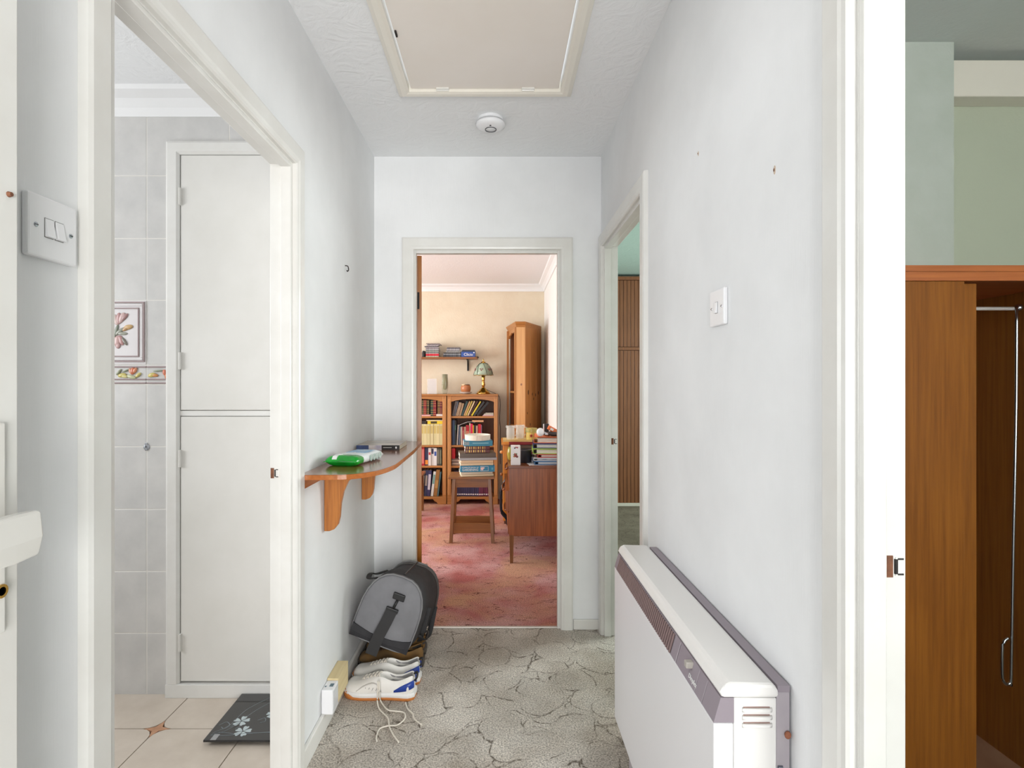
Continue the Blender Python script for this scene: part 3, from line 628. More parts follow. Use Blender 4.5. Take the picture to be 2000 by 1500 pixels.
part('strap_buckle', MB().loft([[bp_(-.02, z, -.024), bp_(-.02, z, -.037), bp_(.034, z, -.037), bp_(.034, z, -.024)] for z in (.165, .183)]), m_black, bag, bevel=.003)
sr = []
for y, z, d in ((.005, .172, -.034), (.0, .12, -.038), (-.008, .06, -.036), (-.012, .0, -.032), (-.012, -.035, -.03)):
    sr.append([bp_(y-.024, z, d), bp_(y-.024, z, d-.004), bp_(y+.026, z, d-.004), bp_(y+.026, z, d)])
part('shoulder_strap', MB().loft(sr), m_strap, bag, smooth=False)
def edge(t, k, g): 
    r = bagring(t, 1.0); c_ = sum(r, Vector())/len(r); return r[k]+(r[k]-c_).normalized()*g
part('carry_handle', MB().tube(curve([edge(.12, 18, .006), edge(.2, 19, .035), edge(.35, 19, .05), edge(.5, 19, .035), edge(.6, 18, .006)], 6), .012, 8, .25), m_strap, bag, smooth=True)
part('carry_handle', MB().tube(curve([edge(.3, 6, .003), edge(.45, 5, .03), edge(.6, 4, .035), edge(.72, 5, .03), edge(.85, 7, .003)], 6), .014, 8, .25), m_strap, bag, smooth=True)
part('side_strap', MB().tube(curve([edge(.35, 8, .005), edge(.4, 6, .012), edge(.45, 4, .02), edge(.5, 3, .03)], 6), .013, 8, .2), m_strap, bag, smooth=True)
part('zip', MB().tube([edge(t, 14, .002) for t in (.06, .2, .4, .6, .8)], .004, 6), m_black, bag)
# ------------------------------------------------------------------ bathroom: tiles, cupboard, scales
zj = [2.378, 2.130, 1.872, 1.619, 1.353, 1.273, 1.018, .761, .506, .252, .0]
cols = [-2.125, -1.786, -1.447, -1.108, -.769]
for r in range(len(zj)-1):
    for c_ in range(len(cols)-1):
        z1, z0 = zj[r]-.0018, zj[r+1]+.0018; x0, x1 = cols[c_]+.0018, cols[c_+1]-.0018
        if c_ >= 2 and r > 0: x1 = min(x1, -1.352)
        if x1-x0 < .05: continue
        if r == 3 and c_ == 1: continue
        part('wall_tile', MB().box(x0, x1, BY1-.008, BY1+.001, z0, z1), m_tile, wall_bath, bevel=.0015)
m_relief = M('glazed_relief_white', (226, 222, 222), rough=.18); m_mauveline = M('glazed_mauve_line', (168, 150, 150), rough=.2)
mu = part('mural_tile', MB().box(-1.7842, -1.4488, BY1-.010, BY1+.001, 1.355, 1.617), m_relief, wall_bath, bevel=.002)
def petal(parent, name, x, z, rx, rz, ang, c_, Y=BY1-.012, d=.004):
    m = at(x, Y, z) @ Matrix.Rotation(ang, 4, 'Y')
    part(name, MB().ellipsoid((0, 0, 0), rx, d, rz, 10, 6).xf(m), M('glaze_%d_%d_%d' % c_, c_, rough=.25), parent, smooth=True)
def rect_frame(x0, x1, z0, z1, w, y0, y1):
    return MB().box(x0, x1, y0, y1, z0, z0+w).box(x0, x1, y0, y1, z1-w, z1).box(x0, x0+w, y0, y1, z0+w, z1-w).box(x1-w, x1, y0, y1, z0+w, z1-w)
part('mural_border', rect_frame(-1.780, -1.453, 1.365, 1.612, .006, BY1-.016, BY1-.009), m_mauveline, wall_bath, bevel=.002)
part('mural_border', rect_frame(-1.772, -1.461, 1.372, 1.604, .010, BY1-.014, BY1-.009), m_relief, wall_bath, bevel=.003)
part('mural_border', rect_frame(-1.758, -1.476, 1.386, 1.588, .005, BY1-.015, BY1-.009), m_mauveline, wall_bath, bevel=.002)
# bouquet on the mural: blooms, bud and leaves
for x, z, rx, rz, a, c_ in ((-1.548, 1.545, .012, .026, .5, (206, 176, 172)), (-1.560, 1.543, .011, .025, .1, (190, 150, 148)), (-1.572, 1.538, .011, .024, -.35, (216, 192, 186)), (-1.536, 1.548, .008, .022, .75, (170, 132, 130)),
                           (-1.520, 1.508, .010, .020, 1.35, (206, 172, 122)), (-1.530, 1.502, .008, .018, 1.1, (188, 150, 104)), (-1.556, 1.490, .008, .026, .9, (158, 160, 146)), (-1.570, 1.492, .007, .028, .3, (142, 148, 134)), (-1.545, 1.482, .007, .022, 1.6, (168, 170, 156)),
                           (-1.566, 1.452, .014, .022, .2, (206, 170, 166)), (-1.550, 1.454, .011, .022, -.35, (186, 142, 140)), (-1.580, 1.448, .012, .02, .5, (220, 196, 190)), (-1.536, 1.450, .007, .02, -.6, (134, 128, 118)), (-1.562, 1.432, .010, .012, .3, (196, 160, 158)),
                           (-1.62, 1.53, .012, .026, -.6, (206, 176, 172)), (-1.64, 1.47, .012, .024, .4, (200, 170, 130)), (-1.66, 1.50, .008, .028, .9, (150, 154, 140))):
    petal(wall_bath, 'petal', x, z, rx, rz, a, c_)
for c_ in (1, 2):
    x0, x1 = cols[c_]+.002, min(cols[c_+1]-.002, -1.352)
    for z in (1.345, 1.294, 1.279):
        part('border_ridge', MB().tube([(x0, BY1-.009, z), (x1, BY1-.009, z)], .0035, 6), m_mauveline, wall_bath)
for x, z, rx, rz, a, c_ in ((-1.503, 1.328, .011, .015, .2, (206, 122, 92)), (-1.494, 1.330, .008, .014, .6, (218, 146, 112)), (-1.511, 1.327, .007, .014, -.4, (222, 160, 130)), (-1.546, 1.311, .009, .018, 1.4, (206, 192, 112)), (-1.538, 1.307, .007, .016, 1.8, (222, 212, 150)),
                           (-1.508, 1.304, .008, .020, 1.85, (196, 198, 160)), (-1.480, 1.312, .007, .014, .9, (210, 196, 120)), (-1.530, 1.330, .004, .018, 1.2, (150, 158, 136)), (-1.560, 1.324, .005, .016, .7, (170, 174, 150)),
                           (-1.424, 1.312, .009, .017, 1.3, (212, 196, 116)), (-1.412, 1.311, .007, .014, 1.7, (214, 150, 92)), (-1.398, 1.329, .004, .022, 1.5, (150, 158, 136)), (-1.372, 1.322, .008, .013, -.2, (214, 130, 104)), (-1.362, 1.309, .009, .014, .3, (208, 130, 80))):
    petal(wall_bath, 'petal', x, z, rx, rz, a, c_, BY1-.011, .005)
rh = thing('robe_hook', 'small metal wall fixing on bathroom tiles left of airing cupboard', 'hook', (-1.447, BY1-.008, 1.018))
part('plate', MB().lathe([(.013, 0), (.012, .003), (0, .004)], (0, 0, 0), 20).xf(at(-1.447, BY1-.008, 1.016) @ Matrix.Rotation(PI/2, 4, 'X')), m_chrome, rh)
part('clip', MB().box(-1.452, -1.442, BY1-.014, BY1-.008, 1.002, 1.034), m_chrome, rh, bevel=.002)
part('screw', MB().lathe([(.004, 0), (.003, .002), (0, .002)], (0, 0, 0), 10).xf(at(-1.447, BY1-.014, 1.018) @ Matrix.Rotation(PI/2, 4, 'X')), M('dark_steel', (110, 112, 116), metal=1, rough=.4), rh)
# airing cupboard
CF = BY1-.028
cup = thing('airing_cupboard', 'white painted two-door airing cupboard built into the bathroom wall', 'cupboard', (-1.05, CF, 0))
fp = [(0, 0), (0, -.02), (.01, -.027), (.045, -.027), (.055, -.018), (.055, 0)]
fst = []
for X, Z, sx_, sz_ in ((-1.356, .0555, 1, 0), (-1.356, 2.264, 1, -1), (-.725, 2.264, -1, -1), (-.725, .0555, -1, 0)):
    fst.append([(X+sx_*a, BY1-.0085+b, Z+sz_*a) for a, b in fp])
part('frame', MB().loft(fst), m_gloss, cup)
part('bottom_rail', MB().box(-1.356, -.725, BY1-.036, BY1-.0085, 0, .055), m_gloss, cup, bevel=.002)
part('mid_rail', MB().box(-1.301, -.78, BY1-.022, BY1-.008, 1.145, 1.166), m_gloss, cup)
for z0, z1 in ((1.169, 2.207), (.064, 1.142)):
    d = part('cupboard_door', MB().box(-1.297, -.784, BY1-.026, BY1-.0085, z0, z1), m_gloss2, cup, bevel=.002)
    for hz_ in (z0+.16 if z0 < 1 else z0+.20, z1-.17):
        part('hinge', MB().box(-1.300, -1.293, BY1-.034, BY1-.024, hz_-.035, hz_+.035).tube([(-1.2965, BY1-.035, hz_-.034), (-1.2965, BY1-.035, hz_+.034)], .0045, 8), m_gloss2, d)
# floor tiles : octagons with small insets
fb = bpy.data.objects['floor_bathroom']
P = .333
for i in range(-3, 3):
    for j in range(-5, 2):
        x0, y0 = -1.265+i*P, 2.378+(j-1)*P; x1, y1 = x0+P, y0+P
        if x1 > XLo+P*.9 or y1 > BY1+P or y1 < 1.2: continue
        g_ = .002; c_ = .052
        oc = []
        for (cx, cy, sx_, sy_) in ((x0, y0, 1, 1), (x1, y0, -1, 1), (x1, y1, -1, -1), (x0, y1, 1, -1)):
            arc = []
            for k in range(5):
                a = PI/2*k/4; arc.append((cx+sx_*(g_+c_*(1-math.sin(a))**1.0), cy+sy_*(g_+c_*(1-math.cos(a)))))
            if (sx_*sy_) > 0: arc.reverse()
            oc += arc
        oc = [(min(x, XLo-.001), min(y, BY1-.001)) for x, y in oc]
        if len(set(oc)) < 6 or max(p[1] for p in oc)-min(p[1] for p in oc) < .01 or max(p[0] for p in oc)-min(p[0] for p in oc) < .01: continue
        part('floor_tile', MB().prism(oc, 2, -.008, 0), m_ftile, fb)
        if x0 < XLo-.06 and y0 < BY1-.06:
            q = c_-.004; ins = []
            for k in range(4):
                a0 = PI/2*k
                ins += [(x0+q*math.cos(a0), y0+q*math.sin(a0)), (x0+q*.36*math.cos(a0+PI/4), y0+q*.36*math.sin(a0+PI/4))]
            part('inset_tile', MB().prism(ins, 2, -.008, -.0003), m_inset, fb)
# bathroom scales
sc = thing('bathroom_scales', 'black glass bathroom scales with pale flower print on tiled floor', 'scales', (-.90, 2.11, 0))
part('glass_platform', MB().box(-1.042, -.742, 1.945, 2.238, .014, .022), M('black_scale_glass', (34, 34, 36), rough=.08, coat=.5), sc, bevel=.0015)
for x in (-1.0, -.80):
    for y in (2.0, 2.2): part('foot', MB().lathe([(.018, 0), (.018, .014)], (x, y, 0), 16), m_black, sc)
m_flower = M('flower_print', (188, 200, 202), rough=.2)
def flower(x, y, r, a0):
    mb = MB()
    for k in range(5):
        a = a0+2*PI*k/5; pts = []
        for s_, w in ((.12, .05), (.5, .26), (.85, .34), (1.0, .20), (.9, 0), (1.0, -.20), (.85, -.34), (.5, -.26), (.12, -.05)):
            pts.append((x+r*(s_*math.cos(a)-w*math.sin(a)), y+r*(s_*math.sin(a)+w*math.cos(a))))
        mb.prism(pts, 2, .0221, .0225)
    return mb
for x, y, r, a in ((-.958, 2.055, .030, .3), (-.925, 1.995, .030, .2), (-.858, 2.10, .026, .5), (-.80, 2.02, .03, .1)):
    part('flower_print', flower(x, y, r, a), m_flower, sc)
m_scroll = M('scroll_print', (104, 112, 116), rough=.2)
for pts in ([(-1.03, 1.975), (-.98, 2.01), (-.93, 2.13), (-.86, 2.23)], [(-1.03, 1.985), (-.99, 2.03), (-.97, 2.13), (-.90, 2.23)], [(-1.03, 1.972), (-.97, 1.972), (-.90, 1.985), (-.77, 1.99)], [(-1.01, 1.99), (-.97, 1.985), (-.93, 1.98), (-.77, 1.998)],
            [(-1.03, 2.03), (-1.01, 2.05), (-.99, 2.03), (-1.0, 2.01), (-1.015, 2.02)], [(-.985, 2.02), (-.965, 2.04), (-.95, 2.025), (-.96, 2.01)], [(-.90, 2.06), (-.88, 2.075), (-.87, 2.055), (-.885, 2.045)]):
    part('scroll_print', MB().tube([Vector((p[0], p[1], .0222)) for p in curve([(x, y, 0) for x, y in pts], 8)], .0016, 4, .3), m_scroll, sc)
part('chrome_pad', MB().box(-1.018, -.998, 1.946, 1.978, .0218, .0226), m_chrome, sc)
# ------------------------------------------------------------------ front bedroom wardrobe
WY = 1.38
wr = thing('wardrobe', 'sapele wardrobe with sliding doors partly open in right-hand bedroom', 'wardrobe', (1.1, 1.6, 0))
part('top_board', MB().box(.72, 1.64, WY-.002, 1.905, 1.556, 1.571), m_sapele_x, wr)
part('track_fascia', MB().box(.72, 1.64, WY, WY+.016, 1.533, 1.5555), m_sapele_x, wr)
part('side_panel', MB().box(1.60, 1.62, WY+.016, 1.90, .0, 1.556), m_sapele_in, wr)
part('side_panel', MB().box(.72, .74, WY+.016, 1.90, .0, 1.556), m_sapele_in, wr)
part('back_panel', MB().box(.74, 1.60, 1.892, 1.900, .1, 1.556), m_sapele_in, wr)
part('base_board', MB().box(.74, 1.60, WY+.05, 1.892, .08, .10), M('wardrobe_base', (150, 116, 92), (136, 100, 78), rough=.5, scale=8), wr)
part('plinth', MB().box(.72, 1.62, WY+.02, WY+.04, 0, .08), m_sapele, wr)
part('sliding_door', MB().box(.74, 1.163, WY+.002, WY+.016, .085, 1.532), m_sapele, wr, bevel=.001)
d2 = part('sliding_door', MB().box(.78, 1.212, WY+.024, WY+.038, .085, 1.530), m_sapele, wr, bevel=.001)
fpz = .939
part('finger_pull', MB().lathe([(.05, 0), (.05, .0022), (.043, .0022), (.040, .0005), (0, .0005)], (0, 0, 0), 24).xf(at(1.166, WY+.0245, fpz) @ Matrix.Rotation(PI/2, 4, 'X') @ Matrix.Diagonal((.26, 1, 1, 1))), M('copper_pull', (206, 132, 100), rough=.3, metal=.4), d2)
part('clothes_rail', MB().tube([(.9, 1.6, 1.493), (1.490, 1.6, 1.493)], .0055, 12), M('white_rail', (226, 222, 218), rough=.3), wr, smooth=True)
hr = thing('hanging_rod', 'steel pull-down rod with looped end hanging from wardrobe rail', 'rod', (1.48, 1.597, .40))
part('ball_joint', MB().ellipsoid((1.503, 1.6, 1.496), .011, .011, .011, 14, 9), m_chrome, hr, smooth=True)
rodp = curve([(1.490, 1.592, 1.500), (1.488, 1.592, 1.2), (1.480, 1.592, .8), (1.474, 1.592, .44), (1.471, 1.592, .416), (1.461, 1.592, .410), (1.450, 1.592, .425), (1.448, 1.592, .46), (1.450, 1.592, .525), (1.466, 1.592, .545)], 6)
part('rod', MB().tube(rodp, .0042, 10), m_chrome, hr, smooth=True)
# far bedroom fitted wardrobe of vertical boards
fw = thing('fitted_wardrobe', 'dark brown panelled fitted wardrobe in the far bedroom', 'wardrobe', (1.5, 5.8, 0))
part('carcass', MB().box(.80, 2.2, 5.80, 5.895, .03, 2.40), M('panel_groove', (70, 42, 22), rough=.7), fw)
for i in range(36):
    x = .80+i*.0385
    part('board', MB().box(x+.002, x+.0365, 5.79, 5.80, .03, 1.625), m_panel, fw, bevel=.002)
    part('board', MB().box(x+.002, x+.0365, 5.79, 5.80, 1.665, 2.36), m_panel, fw, bevel=.002)
part('rail', MB().box(.80, 2.2, 5.782, 5.80, 1.63, 1.66), m_panel, fw, bevel=.002); part('rail', MB().box(.80, 2.2, 5.782, 5.80, 2.365, 2.40), m_panel, fw, bevel=.002)
struct('baseboard_back_bedroom', MB().box(.80, 2.2, 5.775, 5.79, 0, .03), M('pale_skirting', (190, 188, 176)))
# ------------------------------------------------------------------ study door
sd = thing('study_door', 'varnished brown wooden study door swung open into the study', 'door', (-.4145, 2.957, 0), math.radians(100))
part('leaf', MB().box(0, .75, -.0, .034, .008, 1.96), m_doorwood, sd, local=True, bevel=.001)
for z in (.25, 1.72): part('hinge', MB().box(-.0015, .0, .012, .03, z-.045, z+.045), m_dark, sd, local=True)
# ------------------------------------------------------------------ bookcases
BF, BB = 5.86, 6.115
shelf_z = [.933, .624, .405, .076]
def bookcase(name, label, x0, x1):
    t = thing(name, label, 'bookcase', ((x0+x1)/2, BF, 0), group='pine bookcases')
    for xa, xb in ((x0, x0+.02), (x1-.02, x1)): part('side', MB().box(xa, xb, BF+.02, BB, 0, 1.148), m_pine, t)
    part('back', MB().box(x0+.02, x1-.02, BB-.008, BB, .05, 1.148), m_pine_dk, t)
    part('top', MB().box(x0-.004, x1+.004, BF-.012, BB, 1.148, 1.167), m_pine_x, t, bevel=.004)
    for z in shelf_z: part('shelf', MB().box(x0+.02, x1-.02, BF+.012, BB-.008, z-.020, z), m_pine_x, t, bevel=.002)
    for xa in (x0, x1-.042):
        st = part('stile', MB().box(xa, xa+.042, BF, BF+.02, .07, 1.148), m_pine, t, bevel=.002)
        for q in range(3): part('flute', MB().tube([(xa+.011+q*.010, BF, .10), (xa+.011+q*.010, BF, 1.12)], .003, 6), m_pine_lt, st)
    n = 14; xs = [x0+.042+(x1-x0-.084)*k/n for k in range(n+1)]
    part('valance', MB().prism([(x0+.042, 1.147), (x0+.042, 1.085)]+[(x, 1.085+.032*math.sin(PI*k/n)**.7) for k, x in enumerate(xs)][1:-1]+[(x1-.042, 1.085), (x1-.042, 1.147)], 1, BF+.002, BF+.018), m_pine_x, t)
    pl = [(x0, .0), (x0+.09, .0), (x0+.10, .022), (x0+.125, .034), (x0+.14, .055), (x1-.14, .055), (x1-.125, .034), (x1-.10, .022), (x1-.09, 0), (x1, 0), (x1, .075), (x0, .075)]
    part('plinth', MB().prism(pl, 1, BF-.008, BF+.012), m_pine_x, t, bevel=.002)
    return t
bookcase('bookcase', 'pine bookcase with vase on top, partly hidden by study door', -1.100, -.560)
bookcase('bookcase', 'pine bookcase with brass lamp on top, behind the stool', -.551, -.014)
ORD = ['first', 'second', 'third', 'fourth', 'fifth', 'sixth', 'seventh', 'eighth', 'ninth', 'tenth', 'eleventh', 'twelfth', 'thirteenth', 'fourteenth', 'fifteenth', 'sixteenth', 'seventeenth', 'eighteenth', 'nineteenth']
def book(label, x, z, t, h, d, c, lean=0, style=None, group=None, y=None, flat=False, rough=.5):
    """upright book: x is the left foot (right foot when leaning right); spine faces the room"""
    y = BF+.035+random.uniform(0, .012) if y is None else y
    o = thing('book', label, 'book', (x, y, z), 0, group)
    if lean: o.rotation_euler = (0, math.radians(lean), 0)
    ox = -t if lean > 0 else 0
    if flat: B = lambda a, b, c_, e, f, g_: MB().box(f, g_, c_, e, a, b)        # lies on its side: thickness becomes height
    else: B = lambda a, b, c_, e, f, g_: MB().box(ox+a, ox+b, c_, e, f, g_)
    cb = B(0, t, 0, .003, 0, h); 
    for q in (B(0, .002, .003, d, 0, h), B(t-.002, t, .003, d, 0, h)): cb.add(q.v, q.f)
    part('cover', cb, M('book_%d_%d_%d' % tuple(c), c, rough=rough), o, local=True)
    part('pages', B(.002, t-.002, .003, d-.004, .003, h-.003), m_page, o, local=True)
    if style == 'gilt':
        mb = MB()
        for f in (.08, .22, .36, .62, .78, .92):
            q = B(.001, t-.001, -.0008, .0005, h*f, h*f+.003); mb.add(q.v, q.f)
        part('gilt_bands', mb, m_gold, o, local=True)
    elif style:
        f0, f1, cc = style
        q = B(t*.12, t*.88, -.0006, .0005, h*f0, h*f1); part('title_panel', q, M('book_%d_%d_%d' % tuple(cc), cc, rough=.5), o, local=True)
    return o
def row(items, x, z, case, shelf, group, start=0):
    for i, it in enumerate(items):
        cname, c, t, h = it[:4]; lean = it[4] if len(it) > 4 else 0; style = it[5] if len(it) > 5 else None
        w = t/math.cos(math.radians(lean))+(.0012 if lean == 0 else .003)
        lab = '%s book, %s from left on %s of %s' % (cname, ORD[i+start], shelf, case)
        book(lab, x+(w if lean > 0 else 0), z, t, h, .15, c, lean, style, group)
        x += w
    return x
LC, RC = 'left pine bookcase', 'right pine bookcase'
# left case
G = 'books in the left bookcase'
lo = book('thin pink book lying flat under leather books, top shelf of left bookcase', -.842, .9335, .015, .11, .14, (222, 168, 168), flat=True, group=G)
lo = book('white booklet lying flat at right end, top shelf of left bookcase', -.672, .9335, .020, .078, .14, (226, 218, 214), flat=True, group=G)
row([('dark green gilt leather', (44, 62, 48), .030, .155, 0, 'gilt'), ('red gilt leather', (132, 32, 40), .030, .156, 0, 'gilt'), ('olive gilt leather', (70, 64, 44), .029, .155, 0, 'gilt')], -.838, .949, LC, 'top shelf', G)
row([('bottle green gilt leather', (40, 66, 54), .028, .168, 0, 'gilt'), ('wine red gilt leather', (126, 24, 40), .032, .170, 0, 'gilt')], -.733, .934, LC, 'top shelf', G, 3)
row([('brown gilt leather', (104, 74, 48), .027, .148, 0, 'gilt'), ('maroon gilt leather', (110, 34, 48), .022, .146, 0, 'gilt')], -.660, .954, LC, 'top shelf', G, 5)
row([('cream clothbound', (214, 204, 158) if i % 2 else (206, 198, 150), .0325, .222, 0, (.55, .92, (196, 176, 108))) for i in range(7)], -.838, .625, LC, 'second shelf', G)
book('bright yellow book lying flat on the cream volumes', -.765, .848, .032, .168, .14, (238, 206, 40), flat=True, group=G, style=(.2, .6, (70, 60, 30)))
book('cream book lying flat on top of the yellow book', -.778, .881, .010, .175, .14, (226, 214, 186), flat=True, group=G)
book('small black book lying flat at left on the cream volumes', -.838, .848, .034, .05, .12, (44, 38, 38), flat=True, group=G)
row([('crimson', (176, 34, 46), .040, .195, 0, (.1, .9, (206, 120, 110))), ('navy with orange picture', (40, 48, 80), .040, .190, 0, (.05, .3, (226, 140, 50))), ('white and red', (220, 214, 210), .028, .188, 0, (.6, .75, (190, 60, 60))), ('white and navy', (214, 212, 210), .029, .188, 0, (.65, .95, (50, 56, 90))), ('white and blue', (222, 222, 222), .030, .186, 0, (.55, .8, (60, 90, 160))),
     ('dark patterned', (62, 60, 58), .027, .187, 0, (.1, .9, (120, 116, 100))), ('dark green patterned', (52, 62, 54), .022, .184, 0, (.1, .9, (116, 118, 96)))], -.838, .406, LC, 'third shelf', G)
row([('black', (36, 34, 40), .034, .272, 4, (.3, .8, (170, 164, 150))), ('navy', (42, 48, 82), .030, .276, 4, (.4, .8, (150, 140, 130))), ('dark blue lettered', (52, 50, 92), .034, .274, 4, (.25, .85, (200, 196, 206)))], -.846, .078, LC, 'bottom shelf', G)
row([('teal and white', (220, 222, 216), .026, .262, 7, (.5, .88, (110, 158, 150))), ('tan brown', (150, 104, 52), .038, .282, 7, (.3, .6, (180, 140, 80))), ('thin teal', (70, 104, 110), .014, .262, 7)], -.736, .078, LC, 'bottom shelf', G, 3)
# right case
G = 'books in the right bookcase'
tx = row([('grey paperback', (110, 104, 104), .016, .162, 13), ('slate paperback', (92, 96, 108), .017, .160, 13), ('tan paperback', (176, 150, 124), .011, .150, 15), ('beige paperback', (190, 164, 132), .010, .146, 15), ('light brown paperback', (166, 134, 104), .010, .140, 16), ('sand paperback', (188, 160, 126), .010, .138, 16), ('dark teal', (40, 68, 70), .020, .164, 20), ('tan striped', (182, 142, 96), .017, .165, 22), ('gold and black', (200, 172, 84), .013, .170, 23)], -.507, .934, RC, 'top shelf', G)
tx = row([('cream paperback', (206, 180, 140), .015, .172, 25), ('dark maroon', (70, 36, 34), .016, .176, 28), ('yellow', (222, 200, 52), .014, .178, 32), ('charcoal', (54, 56, 58), .020, .182, 36), ('black', (34, 34, 36), .024, .186, 40)], tx+.002, .934, RC, 'top shelf', G, 9)
for i, (c, nm, w) in enumerate((((222, 170, 176), 'pink', .115), ((214, 206, 196), 'white', .105), ((176, 172, 158), 'grey', .100), ((196, 188, 172), 'cream', .085))):
    book('%s pamphlet in the little flat pile, top shelf of right bookcase' % nm, -.062-w, .934+i*.0085, .008, w, .12, c, flat=True, group=G, y=BF+.05)
row([('navy hardback', (40, 48, 78), .012, .262), ('blue hardback', (58, 90, 128), .016, .266), ('black hardback', (40, 44, 48), .018, .262, 0, (.6, .8, (60, 110, 90))), ('thin white', (206, 200, 194), .009, .215, 3), ('slate blue', (92, 104, 130), .010, .205, 3), ('dusty blue', (112, 120, 140), .010, .195, 3)], -.506, .625, RC, 'second shelf', G)
tx = row([('cream', (206, 190, 170), .014, .195), ('dark red', (140, 32, 46), .020, .192, 0, (.3, .8, (180, 90, 90))), ('tan', (176, 150, 126), .018, .195), ('red', (172, 28, 48), .018, .212, 0, (.3, .7, (210, 140, 110))), ('scarlet', (178, 24, 44), .014, .210, 0, (.3, .7, (210, 140, 110))), ('cream slim', (214, 200, 172), .012, .232), ('hot pink', (214, 36, 84), .024, .226), ('yellow slim', (226, 190, 40), .009, .212), ('black', (44, 40, 42), .024, .210, 0, (.1, .3, (210, 206, 200))), ('beige', (196, 160, 140), .016, .205)], -.410, .625, RC, 'second shelf', G, 6)
row([('bright red', (200, 34, 46), .030, .222, 0, (.1, .3, (230, 200, 180))), ('purple', (140, 96, 120), .010, .215)], tx+.003, .625, RC, 'second shelf', G, 16)
mg = MB()
mg.loft([[(x, BF+.05, z), (x, BF+.19, z), (x, BF+.19, z+.006), (x, BF+.05, z+.006)] for x, z in ((-.432, .829), (-.39, .848), (-.34, .866), (-.30, .868), (-.258, .862))])
solo('magazine', mg, M('magazine_grey', (196, 192, 190), (120, 118, 124), rough=.3, scale=24), 'folded magazine draped over books on second shelf of right bookcase', 'magazine')
solo('paperback_book', MB().box(-.290, -.168, BF+.05, BF+.18, .868, .888), M('book_peach', (222, 172, 128), rough=.5), 'peach paperback lying on top of books, second shelf of right bookcase', 'book')
book('bright red book standing at left on third shelf of right bookcase', -.506, .478, .034, .11, .14, (206, 30, 50), group=G)
for i, (c, nm, w, t_) in enumerate((((150, 132, 118), 'brown', .10, .014), ((206, 192, 178), 'cream', .112, .012), ((110, 96, 92), 'dark', .105, .016), ((186, 170, 158), 'beige', .115, .014), ((128, 110, 104), 'mauve grey', .10, .014))):
    book('%s magazine in flat stack on third shelf of right bookcase' % nm, -.506, .406+i*.0144, .0138, w, .13, c, flat=True, group=G)
row([('navy numbered', (46, 40, 78) if i < 11 else (100, 34, 66), .0225, .27, 0, (.05, .10, (220, 216, 220))) if i < 11 else ('maroon numbered', (100, 34, 66), .0225, .27, 0, (.05, .10, (220, 216, 220))) for i in range(16)], -.478, .078, RC, 'bottom shelf', G)
# ------------------------------------------------------------------ things on top of the bookcases
TZ = 1.1675
ac = thing('acrylic_stand', 'clear acrylic photo stand on left bookcase', 'photo stand', (-.74, 5.98, TZ))
m_clear = M('clear_acrylic', (240, 238, 238), rough=.06, alpha=.4)
part('panel', MB().box(-.778, -.676, 5.975, 5.980, TZ, TZ+.165), m_clear, ac, bevel=.001); part('card', MB().box(-.768, -.686, 5.981, 5.983, TZ+.004, TZ+.155), M('pale_card', (226, 216, 210), rough=.5), ac)
part('foot', MB().box(-.778, -.676, 5.980, 6.02, TZ, TZ+.004), m_clear, ac)
vs = thing('glass_vase', 'tall olive green glass vase on left bookcase', 'vase', (-.587, 5.98, TZ))
def sq(c, w, z, n=20, p=.6):
    return [(c[0]+w*math.copysign(abs(math.cos(2*PI*k/n))**p, math.cos(2*PI*k/n)), c[1]+w*math.copysign(abs(math.sin(2*PI*k/n))**p, math.sin(2*PI*k/n)), z) for k in range(n)]
vc = (-.587, 5.98)
part('outer_glass', MB().loft([sq(vc, w, TZ+z) for w, z in ((.028, 0), (.030, .02), (.036, .06), (.037, .11), (.033, .17), (.031, .213))]), M('smoky_glass', (176, 174, 150), rough=.05, alpha=.4), vs, smooth=True)
part('green_core', MB().loft([sq(vc, w, TZ+z, p=.9) for w, z in ((.006, .045), (.018, .052), (.026, .075), (.028, .12), (.025, .17), (.022, .2131))]), M('olive_glass', (128, 126, 70), (92, 92, 52), rough=.1, scale=10), vs, smooth=True)
pt = thing('ceramic_pot', 'round orange-brown ceramic pot with dark rim on a white saucer', 'pot', (-.36, 5.96, TZ+.03))
part('bowl', MB().lathe([(.03, .016), (.048, .024), (.055, .055), (.052, .08), (.042, .098), (.040, .098), (.046, .075), (.03, .03), (0, .03)], (-.36, 5.96, TZ), 28, False), M('terracotta_glaze', (196, 128, 84), (176, 108, 66), rough=.3, scale=12), pt, smooth=True)
part('rim', MB().lathe([(.0425, .094), (.045, .100), (.040, .103), (.037, .097)], (-.36, 5.96, TZ), 28, False), M('dark_brown_glaze', (86, 46, 30), rough=.3), pt, smooth=True)
part('flower_ornament', MB().ellipsoid((-.392, 5.925, TZ+.100), .012, .008, .007).ellipsoid((-.372, 5.918, TZ+.103), .011, .008, .006).ellipsoid((-.383, 5.92, TZ+.095), .008, .008, .008), M('cream_petals', (232, 206, 170), rough=.5), pt, smooth=True)
solo('saucer', MB().lathe([(.03, 0), (.045, .004), (.07, .020), (.072, .022), (.066, .019), (.04, .014), (0, .014)], (-.36, 5.96, TZ), 32, False), M('white_china', (236, 228, 222), rough=.2), 'white china saucer under the orange-brown pot', 'saucer', smooth=True)
lx, ly = px(944, 760, 5.96)[0], 5.96
tl = thing('table_lamp', 'brass table lamp with green petal glass shade on right bookcase', 'lamp', (lx, ly, TZ))
part('lamp_base', MB().lathe([(.075, 0), (.076, .008), (.07, .014), (.062, .026), (.05, .034), (.03, .055), (.017, .068), (.010, .076)], (lx, ly, TZ), 28), m_brass, tl, smooth=True)
